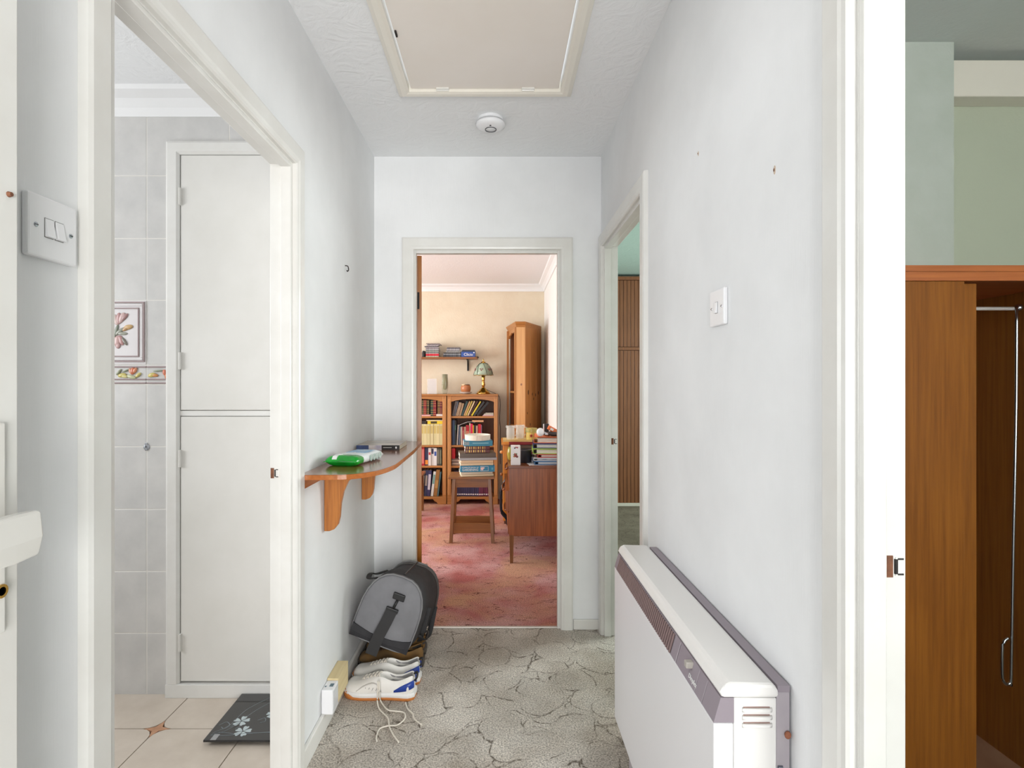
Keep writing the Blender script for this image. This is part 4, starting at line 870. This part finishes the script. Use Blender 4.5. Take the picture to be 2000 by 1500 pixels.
part('lamp_stem', MB().lathe([(.010, .07), (.016, .085), (.022, .10), (.016, .112), (.02, .12), (.012, .13), (.016, .14), (.020, .205), (.014, .21)], (lx, ly, TZ), 20), m_brass, tl, smooth=True)
shd = part('lamp_shade', MB().lathe([(.016, .335), (.028, .33), (.05, .315), (.078, .28), (.095, .235), (.104, .20), (.101, .20), (.091, .236), (.074, .278), (.048, .31), (.02, .325)], (lx, ly, TZ), 40, False), M('green_glass_shade', (176, 190, 168), (150, 170, 150), rough=.25, scale=10), tl, smooth=True)
for k in range(6):
    a0 = 2*PI*k/6+.45
    pth = []
    for q in range(9):
        s_ = q/8; r_ = .026+(.108-.026)*(s_**.75); z_ = .333-.13*(s_**1.7); a = a0+.75*s_*(1-s_*.35)
        pth.append((lx+r_*math.cos(a), ly+r_*math.sin(a), TZ+z_))
    part('petal_rib', MB().tube(pth, .0028, 6), M('shade_leading', (70, 84, 70), rough=.4), shd, smooth=True)
    for q in range(3):
        a = a0+.9+.13*(q-1); r_ = .086+.004*(q % 2); z_ = .268-.014*(q % 2)
        part('painted_flower', MB().ellipsoid((lx+r_*1.03*math.cos(a), ly+r_*1.03*math.sin(a), TZ+z_), .007, .007, .006, 8, 5), M('painted_rose', (150, 76, 80), rough=.4), shd)
part('shade_rim', MB().tube([(lx+.1045*math.cos(2*PI*k/72), ly+.1045*math.sin(2*PI*k/72), TZ+.199+.005*abs(math.sin(9*PI*k/72))) for k in range(73)], .003, 6), M('gilt_rim', (180, 150, 90), rough=.3, metal=.5), shd, smooth=True)
part('finial', MB().lathe([(.026, .333), (.022, .345), (.008, .35), (.005, .36), (.007, .366), (.002, .378), (0, .38)], (lx, ly, TZ), 16, False), m_brass, tl, smooth=True)
part('cord', MB().tube(curve([(lx+.012, ly, TZ+.06), (lx+.06, ly, TZ+.035), (lx+.13, ly, TZ+.004), (.000, 5.97, TZ-.03), (.012, 5.98, 1.05), (.004, 5.99, .9), (.014, 6.0, .78), (.010, 6.02, .55), (.012, 6.05, .4)], 6), .0028, 6), m_black, tl, smooth=True)
# ------------------------------------------------------------------ wall shelf with discs
ws = thing('wall_shelf', 'brown wall shelf on black iron bracket above the bookcases', 'shelf', (-.62, 6.03, 1.545))
part('board', MB().box(-1.4, -.238, 5.935, 6.128, 1.545, 1.565), wood('shelf_board_wood', (150, 96, 46), (124, 76, 36), 0, 10, .4), ws, bevel=.002)
part('iron_bracket', MB().tube(curve([(-.345, 5.96, 1.54), (-.345, 6.05, 1.53), (-.345, 6.10, 1.49), (-.345, 6.122, 1.435)], 6), .008, 8).box(-.355, -.335, 6.118, 6.129, 1.42, 1.543).box(-.355, -.335, 5.96, 6.128, 1.537, 1.545), m_black, ws)
part('end_clip', MB().box(-.262, -.225, 5.932, 6.128, 1.565, 1.569), m_dark, ws)
def discs(x, n, seq, group, place):
    z = 1.5655
    for i in range(n):
        c, nm, t, w, dx = seq[i]
        o = thing('disc_case', '%s disc case, %s from bottom in %s' % (nm, ORD[i], place), 'disc case', (x+dx, 5.955, z), random.uniform(-.05, .05) if i > 3 else 0, group)
        part('case', MB().box(0, w, 0, .125, 0, t-.0004), M('disc_case_%d_%d_%d' % c, c, rough=.2), o, local=True, bevel=.001)
        part('spine_card', MB().box(.006, w-.006, -.0004, .001, .002, t-.0025), M('disc_spine_%d_%d_%d' % c, tuple(min(255, v+45) for v in c), tuple(max(0, v-30) for v in c), rough=.3, scale=60, stretch=(1, 1, .2)), o, local=True)
        z += t
g1 = [((170, 178, 160), 'pale green', .011, .142, 0), ((186, 30, 48), 'dark red', .011, .142, .002), ((200, 26, 50), 'bright red', .013, .140, .002), ((150, 146, 144), 'pale grey', .010, .138, .002), ((96, 98, 100), 'slate', .0105, .140, .001), ((156, 158, 150), 'stone grey', .0105, .140, .002), ((104, 106, 104), 'mid grey', .0105, .140, 0), ((168, 166, 168), 'silver', .0105, .139, .002), ((120, 112, 116), 'mauve grey', .0105, .139, .001), ((150, 140, 146), 'pinkish grey', .0105, .140, .003), ((84, 82, 86), 'charcoal', .0105, .142, -.012), ((160, 152, 158), 'lilac grey', .0105, .130, .01), ((110, 104, 108), 'dusty grey', .0105, .140, .02), ((140, 124, 116), 'taupe', .010, .142, .006)]
discs(-.792, 14, g1, 'disc stack beside the door', 'tall stack')
g2 = [((36, 42, 54), 'navy black', .024, .190, 0), ((128, 132, 136), 'grey', .012, .190, 0), ((40, 40, 44), 'black', .014, .186, .002), ((150, 150, 148), 'silver', .011, .16, .022), ((96, 98, 104), 'slate', .011, .142, .032), ((168, 164, 166), 'pale', .011, .14, .036), ((116, 116, 124), 'blue grey', .011, .142, .036), ((84, 78, 88), 'plum grey', .010, .14, .040)]
discs(-.602, 8, g2, 'disc stack in the middle', 'lower stack')
solo('disc_case', MB().box(-.90, -.828, 5.955, 6.08, 1.5655, 1.62), M('disc_pile_pale', (190, 176, 172), (120, 96, 92), rough=.3, scale=50, stretch=(.2, .2, 3)), 'pale boxed disc set at left end of wall shelf', 'disc case', bevel=.002)
solo('disc_case', MB().box(-.826, -.804, 5.955, 6.08, 1.5655, 1.633), m_black, 'black disc case standing upright between the disc stacks and the door', 'disc case', bevel=.002)
bx = thing('blue_box', 'blue printed box with white lettering on the wall shelf', 'box', (-.33, 6.0, 1.5655))
part('carton', MB().box(-.408, -.258, 5.95, 6.09, 1.5657, 1.622), M('carton_blue', (36, 84, 170), (30, 66, 140), rough=.35, scale=8), bx, bevel=.002)
part('lid', MB().prism([(-.408, 1.622), (-.258, 1.622), (-.264, 1.641), (-.396, 1.641)], 1, 5.951, 6.089), M('carton_navy', (30, 42, 66), rough=.4), bx)
part('lettering', textmb('Clicio', .042, at(-.332, 5.9494, 1.592) @ FRONT, .0004), m_print_w, bx)
part('badge', MB().lathe([(.007, 0), (.007, .0008), (0, .0008)], (0, 0, 0), 14).xf(at(-.272, 5.95, 1.613) @ Matrix.Rotation(PI/2, 4, 'X')), m_print_w, bx)
# ------------------------------------------------------------------ pine corner cabinet, turned in the corner
cc = thing('corner_cabinet', 'tall pine corner cabinet with open shelves standing in far corner', 'cabinet', (.25, 6.2, 0))
A, Bq, Cq, Dq, Eq = (.10, 6.05), (.172, 5.55), (.262, 5.55), (.455, 5.98), (.33, 6.10)
ZT = 1.85
def wallq(p, q, z0, z1, t=.018):
    d = Vector((q[0]-p[0], q[1]-p[1], 0)).normalized(); n = Vector((-d.y, d.x, 0))*t
    return MB().prism([p, q, (q[0]+n.x, q[1]+n.y), (p[0]+n.x, p[1]+n.y)], 2, z0, z1)
part('stile', wallq(Bq, Cq, 0, ZT), m_pine_lt, cc, bevel=.002)
for k in range(3):
    f0, f1 = k/3+.004, (k+1)/3-.004; l = lambda f: (Cq[0]+(Dq[0]-Cq[0])*f, Cq[1]+(Dq[1]-Cq[1])*f)
    part('plank', wallq(l(f0), l(f1), 0, ZT), m_pine, cc, bevel=.003)
kn = M('pine_knot', (74, 40, 20), rough=.5)
dC = Vector((Dq[0]-Cq[0], Dq[1]-Cq[1], 0)).normalized()
for f, z, s_ in ((.18, 1.19, 1.3), (.42, 1.17, .8), (.5, 1.12, .8), (.62, 1.16, .9), (.8, 1.18, 1.0), (.12, .98, .7), (.3, .86, .8)):
    p = Vector((Cq[0], Cq[1], z))+dC*(.474*f)
    part('knot', MB().ellipsoid((0, 0, 0), .014*s_, .0012, .020*s_).xf(at(*p) @ Matrix.Rotation(math.atan2(dC.y, dC.x), 4, 'Z')), kn, cc)
part('knot', MB().ellipsoid((.222, 5.5495, 1.27), .009, .001, .012), M('pale_knot', (150, 104, 80)), cc)
def poly_in(sc_=1.0):
    return [A, Bq, Cq, Dq, Eq]
part('back', MB().prism([(A[0]+.02, A[1]), Eq, Dq, (Dq[0]-.03, Dq[1]-.02), (Eq[0]-.02, Eq[1]-.03), (A[0]+.03, A[1]-.03)], 2, 0, ZT-.01), m_pine_dk, cc)
for z in (.03, .42, .82, 1.18):
    part('shelf', MB().prism([(.118, 6.03), (.184, 5.575), (.255, 5.575), (.43, 5.97), (.325, 6.07)], 2, z, z+.02), m_pine_x, cc)
def fq(f): return (Bq[0]+(A[0]-Bq[0])*f, Bq[1]+(A[1]-Bq[1])*f)
part('front_frame', wallq(fq(.94), fq(1.0), 0, ZT).add(*(lambda m: (m.v, m.f))(wallq(fq(0), fq(.05), 0, ZT))), m_pine, cc)
vl = MB(); dv = Vector((A[0]-Bq[0], A[1]-Bq[1], 0)); rr = []
for k in range(13):
    f = .05+.89*k/12; dz = .085-.045*abs(math.sin(PI*k/12))**.6+.008*math.sin(k*PI/2)
    p = Vector((Bq[0], Bq[1], 0))+dv*f; n = Vector((-dv.y, dv.x, 0)).normalized()*-.016
    rr.append([(p.x, p.y, ZT), (p.x, p.y, ZT-dz), (p.x+n.x, p.y+n.y, ZT-dz), (p.x+n.x, p.y+n.y, ZT)])
part('valance', vl.loft(rr), m_pine, cc)
def grow(p, g): 
    c0 = Vector((.27, 5.86)); v = Vector(p)-c0; return tuple(c0+v*(1+g/v.length))
pc = [A, Bq, Cq, Dq, Eq]
cr = [[(*grow(p, g_ if i < 3 else .0), ZT+z) for i, p in enumerate(pc)] for g_, z in ((.004, -.004), (.012, .012), (.034, .036), (.040, .048))]
part('cornice', MB().loft(cr), m_pine_x, cc)
# ------------------------------------------------------------------ stool and book pile
st = thing('stool', 'dark oak stool with splayed legs carrying a pile of books', 'stool', (-.222, 4.57, 0))
part('seat', MB().box(-.410, -.035, 4.435, 4.705, .511, .529), m_stool_x, st, bevel=.003)
for xt, xb, yt, yb in ((-.365, -.387, 4.475, 4.435), (-.080, -.050, 4.475, 4.435), (-.365, -.387, 4.665, 4.71), (-.080, -.050, 4.665, 4.71)):
    part('leg', MB().loft([[(x-.014, y-.014, z), (x+.014, y-.014, z), (x+.014, y+.014, z), (x-.014, y+.014, z)] for x, y, z in ((xb, yb, 0), (xt, yt, .511))]), m_stool, st, bevel=.002)
part('apron', MB().box(-.352, -.093, 4.466, 4.482, .440, .511), m_stool_x, st); part('apron', MB().box(-.352, -.093, 4.658, 4.674, .440, .511), m_stool_x, st)
part('apron', MB().box(-.376, -.358, 4.489, 4.651, .440, .511).box(-.088, -.070, 4.489, 4.651, .440, .511), m_stool_x, st)
part('stretcher', MB().box(-.369, -.064, 4.442, 4.458, .075, .155), m_stool_x, st, bevel=.002); part('stretcher', MB().box(-.369, -.064, 4.688, 4.704, .075, .155), m_stool_x, st, bevel=.002)
lt = thing('low_stool', 'small brown wooden stool half hidden behind study door', 'stool', (-.95, 5.45, 0))
part('seat', MB().box(-1.16, -.742, 5.30, 5.60, .375, .395), m_stool_x, lt, bevel=.003)
for x in (-1.13, -.775):
    for y in (5.33, 5.57): part('leg', MB().box(x-.014, x+.014, y-.014, y+.014, 0, .375), m_stool, lt)
def pile(label, name, z, t, length, depth, c, rot, dx=0, dy=0, cat='book', **kw):
    o = thing(name, label, cat, (-.185+dx, 4.555+dy, z), rot, 'books piled on the stool')
    l2, d2 = length/2, depth/2
    soft = kw.get('soft', False); cov = M('book_%d_%d_%d' % tuple(c), c, rough=.35)
    part('cover', MB().box(-l2, l2, -d2, -d2+.004, 0, t).box(-l2, l2, -d2, d2, 0, .0025).box(-l2, l2, -d2, d2, t-.0025, t), cov, o, local=True, bevel=.001)
    part('pages', MB().box(-l2+.003, l2-.003, -d2+.004, d2-.004, .0025, t-.0025), m_page, o, local=True)
    return o, l2, d2
z = .5295
PL = [('cream paperback at the bottom of the stool pile', .017, .262, .18, (228, 214, 184), .17, -.005), ('white paperback second from bottom of the stool pile', .019, .26, .18, (232, 222, 200), .16, -.01), ('blue gardening book with white title in the stool pile', .052, .279, .205, (22, 126, 166), .10, 0),
      ('cream book just above the blue gardening book', .020, .266, .2, (224, 204, 170), .15, -.008), ('buff book below the silver grey book in stool pile', .021, .262, .2, (218, 192, 156), .14, -.006), ('silver grey book under the large brown book', .021, .30, .2, (172, 174, 178), .12, .005),
      ('large worn brown book in the middle of stool pile', .035, .292, .21, (92, 78, 66), .13, .0), ('lower maroon gilt book in the stool pile', .027, .20, .15, (92, 26, 30), .12, .0), ('upper maroon gilt book in the stool pile', .027, .20, .15, (98, 28, 32), .14, -.0), ('sea blue book at the top of the stool pile', .044, .235, .165, (38, 128, 160), .12, .005)]
for i, (lb_, t, ln, dp, c, rot, dx) in enumerate(PL):
    o, l2, d2 = pile(lb_, 'book', z, t, ln, dp, c, rot, dx)
    if 'white title' in lb_:
        part('title', textmb('GARDENING', .026, at(-.058, -d2-.0004, .017) @ FRONT @ Matrix.Diagonal((.86, 1, 1, 1)), .0003), m_print_w, o, local=True)
        part('subtitle', textmb('COMPLETE BOOK OF', .014, at(-.058, -d2-.0004, .036) @ FRONT, .0003), m_print_w, o, local=True)
        part('picture_frame', rect_frame(.025, .088, .007, .045, .002, -d2-.0006, -d2), m_print_w, o, local=True)
        part('flower_picture', MB().ellipsoid((.038, -d2, .026), .011, .0008, .013).ellipsoid((.05, -d2, .032), .008, .0007, .006), M('pale_rose_print', (232, 206, 206)), o, local=True)
        part('publisher_mark', MB().box(.112, .128, -d2-.0006, -d2, .016, .034), M('book_spine_pale_blue', (90, 170, 200)), o, local=True)
    if 'maroon' in lb_:
        mb = MB()
        for q in range(9): mb.box(-.088+q*.018, -.084+q*.018+.004*(q % 2), -d2-.0006, -d2, .004, t-.004)
        part('gilt_tooling', mb, m_gold, o, local=True)
    if 'sea blue' in lb_:
        part('cover_picture', MB().box(-l2+.004, -l2+.045, -d2-.0006, -d2, .008, .038), M('grey_print', (170, 180, 184), (90, 120, 130), scale=60), o, local=True)
        part('title', MB().box(-.045, .085, -d2-.0006, -d2, .020, .028), M('pale_blue_print', (130, 186, 204)), o, local=True)
    z += t+.0004
rg = thing('round_tin', 'round white shallow tin on top of the stool book pile', 'tin', (-.178, 4.56, z))
part('wall', MB().lathe([(.104, 0), (.105, .036), (.107, .040), (.104, .043), (.099, .042), (.099, .006), (0, .006)], (-.178, 4.56, z), 40, False), M('cream_enamel', (234, 228, 214), rough=.35), rg, smooth=False)
part('seam', MB().box(-.183, -.180, 4.4535, 4.457, z+.002, z+.038), M('tin_seam', (206, 198, 184)), rg)
# ------------------------------------------------------------------ desk
dk = thing('desk', 'teak desk with drawers seen end-on beside right study wall', 'desk', (.28, 4.3, 0))
DY0, DY1, DX0, DX1 = 3.93, 4.74, .070, .492
part('desktop', MB().box(DX0-.006, DX1, DY0-.008, DY1, .676, .693), m_teak_x, dk, bevel=.002)
part('end_panel', MB().box(DX0, DX1, DY0, DY0+.018, .193, .676), m_teak, dk, bevel=.001)
part('end_panel', MB().box(DX0, DX1, DY1-.018, DY1, .193, .676), m_teak, dk)
part('carcass', MB().box(DX0+.012, DX1, DY0+.018, DY1-.018, .20, .670), M('desk_inside', (70, 40, 22), rough=.7), dk)
for k, (z0, z1, po) in enumerate(((.52, .67, .0), (.365, .512, .022), (.205, .357, .006))):
    d = part('drawer', MB().box(DX0-.002-po, DX0+.012, DY0+.022, DY1-.022, z0, z1), m_teak, dk, bevel=.002)
    part('drawer_handle', MB().tube(curve([(DX0-.004-po, 4.2, z1-.03), (DX0-.02-po, 4.22, z1-.045), (DX0-.022-po, 4.34, z1-.05), (DX0-.02-po, 4.44, z1-.045), (DX0-.004-po, 4.46, z1-.03)], 5), .007, 8), m_teak_x, d, smooth=True)
for x in (DX0+.018, DX1-.03):
    for y in (DY0+.014, DY1-.03):
        part('leg', MB().loft([[(x-a, y-a, z), (x+a, y-a, z), (x+a, y+a, z), (x-a, y+a, z)] for a, z in ((.011, 0), (.016, .20))]), m_stool, dk, bevel=.001)
pcab = thing('pine_cabinet', 'orange pine cabinet standing between desk and bookcase', 'cabinet', (.26, 5.27, 0))
part('body', MB().box(.035, .49, 5.03, 5.50, .03, .722), m_pine_or, pcab, bevel=.002)
part('top', MB().box(.020, .495, 5.0, 5.51, .722, .740), m_pine_or, pcab, bevel=.004)
part('plinth', MB().box(.045, .49, 5.04, 5.49, 0, .03), m_pine_dk, pcab)
for z in (.44, .645): part('knob', MB().ellipsoid((.022, 5.12, z), .016, .016, .016), m_pine_lt if z > .5 else m_stool, pcab, smooth=True)
fc = thing('tubular_chair', 'folded black tubular metal chair between desk and pine cabinet', 'chair', (.25, 4.9, 0))
for y in (4.84, 4.93):
    part('leg', MB().tube(curve([(.30, y, .66), (.10, y, .50), (.045, y, .40), (.018, y, .34), (.014, y, .24), (.022, y, .15), (.06, y, .10), (.12, y, .012), (.44, y, .012)], 6), .011, 10), M('black_tube', (36, 38, 44), rough=.25), fc, smooth=True)
part('folded_seat', MB().box(.10, .46, 4.86, 4.91, .22, .58), M('chair_vinyl', (60, 54, 50), rough=.6), fc, bevel=.008)
# things on the desk
TD = .6935
def leafpaper(name, label, x0, x1, y0, y1, z, c, rot=0):
    o = thing(name, label, 'paper', ((x0+x1)/2, (y0+y1)/2, z), rot)
    a, b = (x1-x0)/2, (y1-y0)/2
    part('sheet', MB().box(-a, a, -b, b, 0, .0012), M('paper_%d_%d_%d' % c, c, rough=.7), o, local=True); return o
leafpaper('paper_sheet', 'loose white papers lying on the near end of desk', .20, .41, 3.96, 4.2, TD, (228, 226, 226), .12)
cb = thing('gift_box', 'white upright carton printed with red flowers on desk', 'box', (.118, 3.99, TD))
part('carton', MB().box(.085, .152, 3.965, 4.035, TD, TD+.137), M('white_carton', (236, 236, 236), rough=.4), cb, bevel=.001)
for x, z_, r_, c in ((.118, .068, .012, (150, 52, 50)), (.108, .062, .008, (184, 130, 80)), (.128, .060, .009, (120, 60, 58)), (.113, .080, .007, (176, 96, 80)), (.124, .080, .006, (120, 130, 90)), (.106, .074, .005, (110, 126, 88)), (.112, .122, .006, (60, 56, 60)), (.130, .125, .006, (170, 60, 70)), (.120, .127, .005, (190, 90, 80))):
    part('printed_flower', MB().ellipsoid((x, 3.965, TD+z_), r_, .0009, r_*.9, 8, 5), M('print_%d_%d_%d' % c, c), cb)
solo('bowl', MB().lathe([(.02, 0), (.03, .01), (.036, .05), (.03, .085), (.024, .1), (.020, .1), (.028, .06), (.02, .02), (0, .02)], (.094, 4.22, TD), 20, False), M('green_yellow_glaze', (150, 150, 70), (190, 150, 60), rough=.2, scale=14), 'small green and yellow glazed vase behind the flowered carton', 'vase', smooth=True)
pm = thing('black_pot', 'black cylindrical pot with handles on desk beside binders', 'pot', (.190, 4.10, TD+.0014))
z0 = TD+.0016
part('body', MB().lathe([(.046, 0), (.050, .004), (.051, .088), (.053, .094), (.048, .096), (.046, .08), (.045, .01), (0, .01)], (.190, 4.10, z0), 28, False), M('black_enamel', (40, 38, 42), rough=.3), pm, smooth=True)
for s_ in (-1, 1): part('handle', MB().tube(curve([(.190+s_*.05, 4.085, z0+.05), (.190+s_*.062, 4.08, z0+.05), (.190+s_*.062, 4.12, z0+.05), (.190+s_*.05, 4.115, z0+.05)], 4), .007, 8), m_black, pm, smooth=True)
solo('glass_jar', MB().lathe([(.02, 0), (.022, .05), (.016, .07), (.016, .085), (.013, .085), (.013, .06), (.018, .01), (0, .01)], (.130, 4.14, TD), 16, False), m_clear, 'little clear glass jar between carton and black pot', 'jar', smooth=True)
# stacked board with jugs
br = thing('serving_board', 'pale thin board resting across piled books behind the desk items', 'board', (.2, 4.5, TD+.122))
part('board', MB().box(.030, .33, 4.42, 4.66, TD+.122, TD+.130), wood('pale_board', (226, 196, 130), (206, 172, 104), 0, 8, .5), br, bevel=.002)
part('board_rim', MB().box(.030, .33, 4.416, 4.422, TD+.120, TD+.134), wood('pale_board', (226, 196, 130), (206, 172, 104)), br)
for i, (c, nm, t) in enumerate((((146, 44, 60), 'crimson', .03), ((196, 186, 170), 'cream', .03), ((120, 104, 92), 'brown', .03), ((186, 60, 70), 'red', .0308))):
    o = thing('book', '%s book lying flat under the pale board on the desk' % nm, 'book', (.19, 4.54, TD+i*.0302), 0, 'books under the pale board')
    part('cover', MB().box(-.11, .11, -.08, -.077, 0, t-.0005).box(-.11, .11, -.08, .08, 0, .002).box(-.11, .11, -.08, .08, t-.0025, t-.0005), col(c), o, local=True); part('pages', MB().box(-.107, .107, -.077, .077, .002, t-.0025), m_page, o, local=True)
m_jug = M('clear_jug_glass', (244, 242, 236), rough=.04, alpha=.3)
for i, (x, y) in enumerate(((.092, 4.50), (.172, 4.56))):
    zb = TD+.1305
    j = thing('glass_jug', 'clear glass jug with handle, %s on pale board' % ('left one' if i == 0 else 'right one beside patterned tin'), 'jug', (x, y, zb), 0, 'glass jugs')
    part('body', MB().lathe([(.030, 0), (.033, .004), (.035, .06), (.032, .09), (.036, .112), (.033, .112), (.029, .09), (.032, .06), (.030, .01), (0, .008)], (x, y, zb), 24, False), m_jug, j, smooth=True)
    part('handle', MB().tube(curve([(x+.033, y-.01, zb+.095), (x+.055, y-.014, zb+.09), (x+.058, y-.014, zb+.05), (x+.034, y-.01, zb+.03)], 6), .005, 8), m_jug, j, smooth=True)
    part('fluting', MB().tube([(x+.036*math.cos(a), y+.036*math.sin(a), zb+.104+.008*math.sin(3*a)) for a in [2*PI*k/36 for k in range(37)]], .003, 6), m_jug, j, smooth=True)
ty = (.262, 4.49); zb = TD+.1305
tn = thing('patterned_tin', 'yellow patterned tin with red star flower on pale board', 'tin', (ty[0], ty[1], zb))
part('body', MB().lathe([(.043, 0), (.045, .004), (.045, .06), (.047, .062)], (*ty, zb), 28), M('yellow_tin', (214, 186, 92), (190, 168, 84), rough=.35, scale=20), tn)
part('lid', MB().lathe([(.048, .062), (.048, .088), (.044, .094), (0, .096)], (*ty, zb), 28), M('olive_tin_lid', (196, 172, 88), (150, 150, 90), rough=.35, scale=40), tn)
mb = MB()
for k in range(8):
    a = 2*PI*k/8; mb.prism([(ty[0]-.004+.004*math.cos(a+1.2), zb+.034+.004*math.sin(a+1.2)), (ty[0]-.004+.019*math.cos(a), zb+.034+.019*math.sin(a)), (ty[0]-.004+.004*math.cos(a-1.2), zb+.034+.004*math.sin(a-1.2))], 1, ty[1]-.0462, ty[1]-.0445)
part('star_flower', mb, M('red_star', (206, 72, 52), rough=.4), tn)
solo('crumpled_tissue', MB().ellipsoid((.275, 4.60, TD+.175), .045, .04, .045, 10, 6), M('tissue_white', (238, 236, 234), rough=.8, bump=(20, .8)), 'crumpled white tissue behind patterned tin', 'tissue', smooth=True)
# lever arch files
zf = TD+.0015
FL = [('blue folder with papers', (52, 110, 160), .026, .222, .26, .06, (208, 216, 224)), ('white document wallet with blue edge', (214, 214, 216), .022, .225, .26, -.05, (60, 100, 150)), ('red-edged file', (190, 60, 62), .026, .198, .26, .04, (226, 190, 180)), ('lime green lever arch file', (168, 200, 76), .040, .226, .28, -.10, (230, 222, 200)), ('navy blue lever arch file', (34, 44, 110), .036, .222, .28, -.14, (206, 206, 200)), ('orange lever arch file', (232, 120, 66), .048, .214, .27, -.20, (214, 196, 170))]
for i, (nm, c, t, w, d, rot, pc_) in enumerate(FL):
    xr = .490
    o = thing('lever_arch_file', '%s, %s from bottom of the file stack on desk' % (nm, ORD[i]), 'file', (xr-w/2-.016, 4.10+.01*i, zf), rot*.35, 'files stacked on the desk')
    fm = M('file_%d_%d_%d' % c, c, rough=.45)
    part('cover', MB().box(-w/2, w/2, -d/2, d/2, 0, .004).box(-w/2, w/2, -d/2, d/2, t-.0065, t-.0005).box(-w/2, -w/2+.004, -d/2, d/2, 0, t-.0005), fm, o, local=True, bevel=.0008)
    part('papers', MB().box(-w/2+.028, w/2-.006, -d/2+.012, d/2-.006, .0042, t*.74), M('file_paper_%d' % i, pc_, (240, 236, 228), rough=.8, scale=30, stretch=(1, 1, 40)), o, local=True)
    if 'lime' in nm: part('finger_hole', MB().lathe([(.011, 0), (.011, .001), (.008, .001), (.008, 0)], (0, 0, 0), 16).xf(at(-w/2+.016, -d/2+.004, t*.45) @ Matrix.Rotation(PI/2, 4, 'X')), m_dark, o, local=True)
    zf += t
bl = thing('light_bulb', 'white round light bulb lying on top of the orange file', 'bulb', (.335, 4.05, zf))
part('globe', MB().ellipsoid((.300, 4.03, zf+.031), .029, .029, .031, 16, 10), M('bulb_white', (236, 240, 242), rough=.2), bl, smooth=True)
part('cap', MB().tube([(.324, 4.035, zf+.022), (.345, 4.04, zf+.015), (.365, 4.045, zf+.014)], .014, 12), m_chrome, bl, smooth=True)
tp = thing('tape_measure', 'orange tape measure on top of the file stack', 'tape measure', (.40, 4.08, zf+.03))
part('case', MB().box(-.035, .035, -.03, .03, -.006, .026).xf(at(.385, 4.06, zf+.040) @ Matrix.Rotation(.5, 4, 'Y')), M('tape_orange', (226, 118, 62), rough=.4), tp, bevel=.006)
part('label', MB().box(-.018, .006, -.0312, -.03, .002, .018).xf(at(.385, 4.06, zf+.040) @ Matrix.Rotation(.5, 4, 'Y')), m_print_w, tp)
solo('camera_pouch', MB().ellipsoid((.40, 4.06, zf+.019), .055, .05, .019, 14, 7), M('dark_pouch', (70, 64, 62), rough=.4), 'small dark glossy case under the orange tape measure', 'case', smooth=True)
ph = thing('phone_handset', 'black phone handset with pale edge upright on the file stack', 'phone', (.36, 4.14, zf))
part('body', MB().box(.336, .372, 4.13, 4.15, zf, zf+.085), m_black, ph, bevel=.006); part('edge', MB().box(.330, .337, 4.128, 4.152, zf, zf+.083), m_white, ph, bevel=.002)
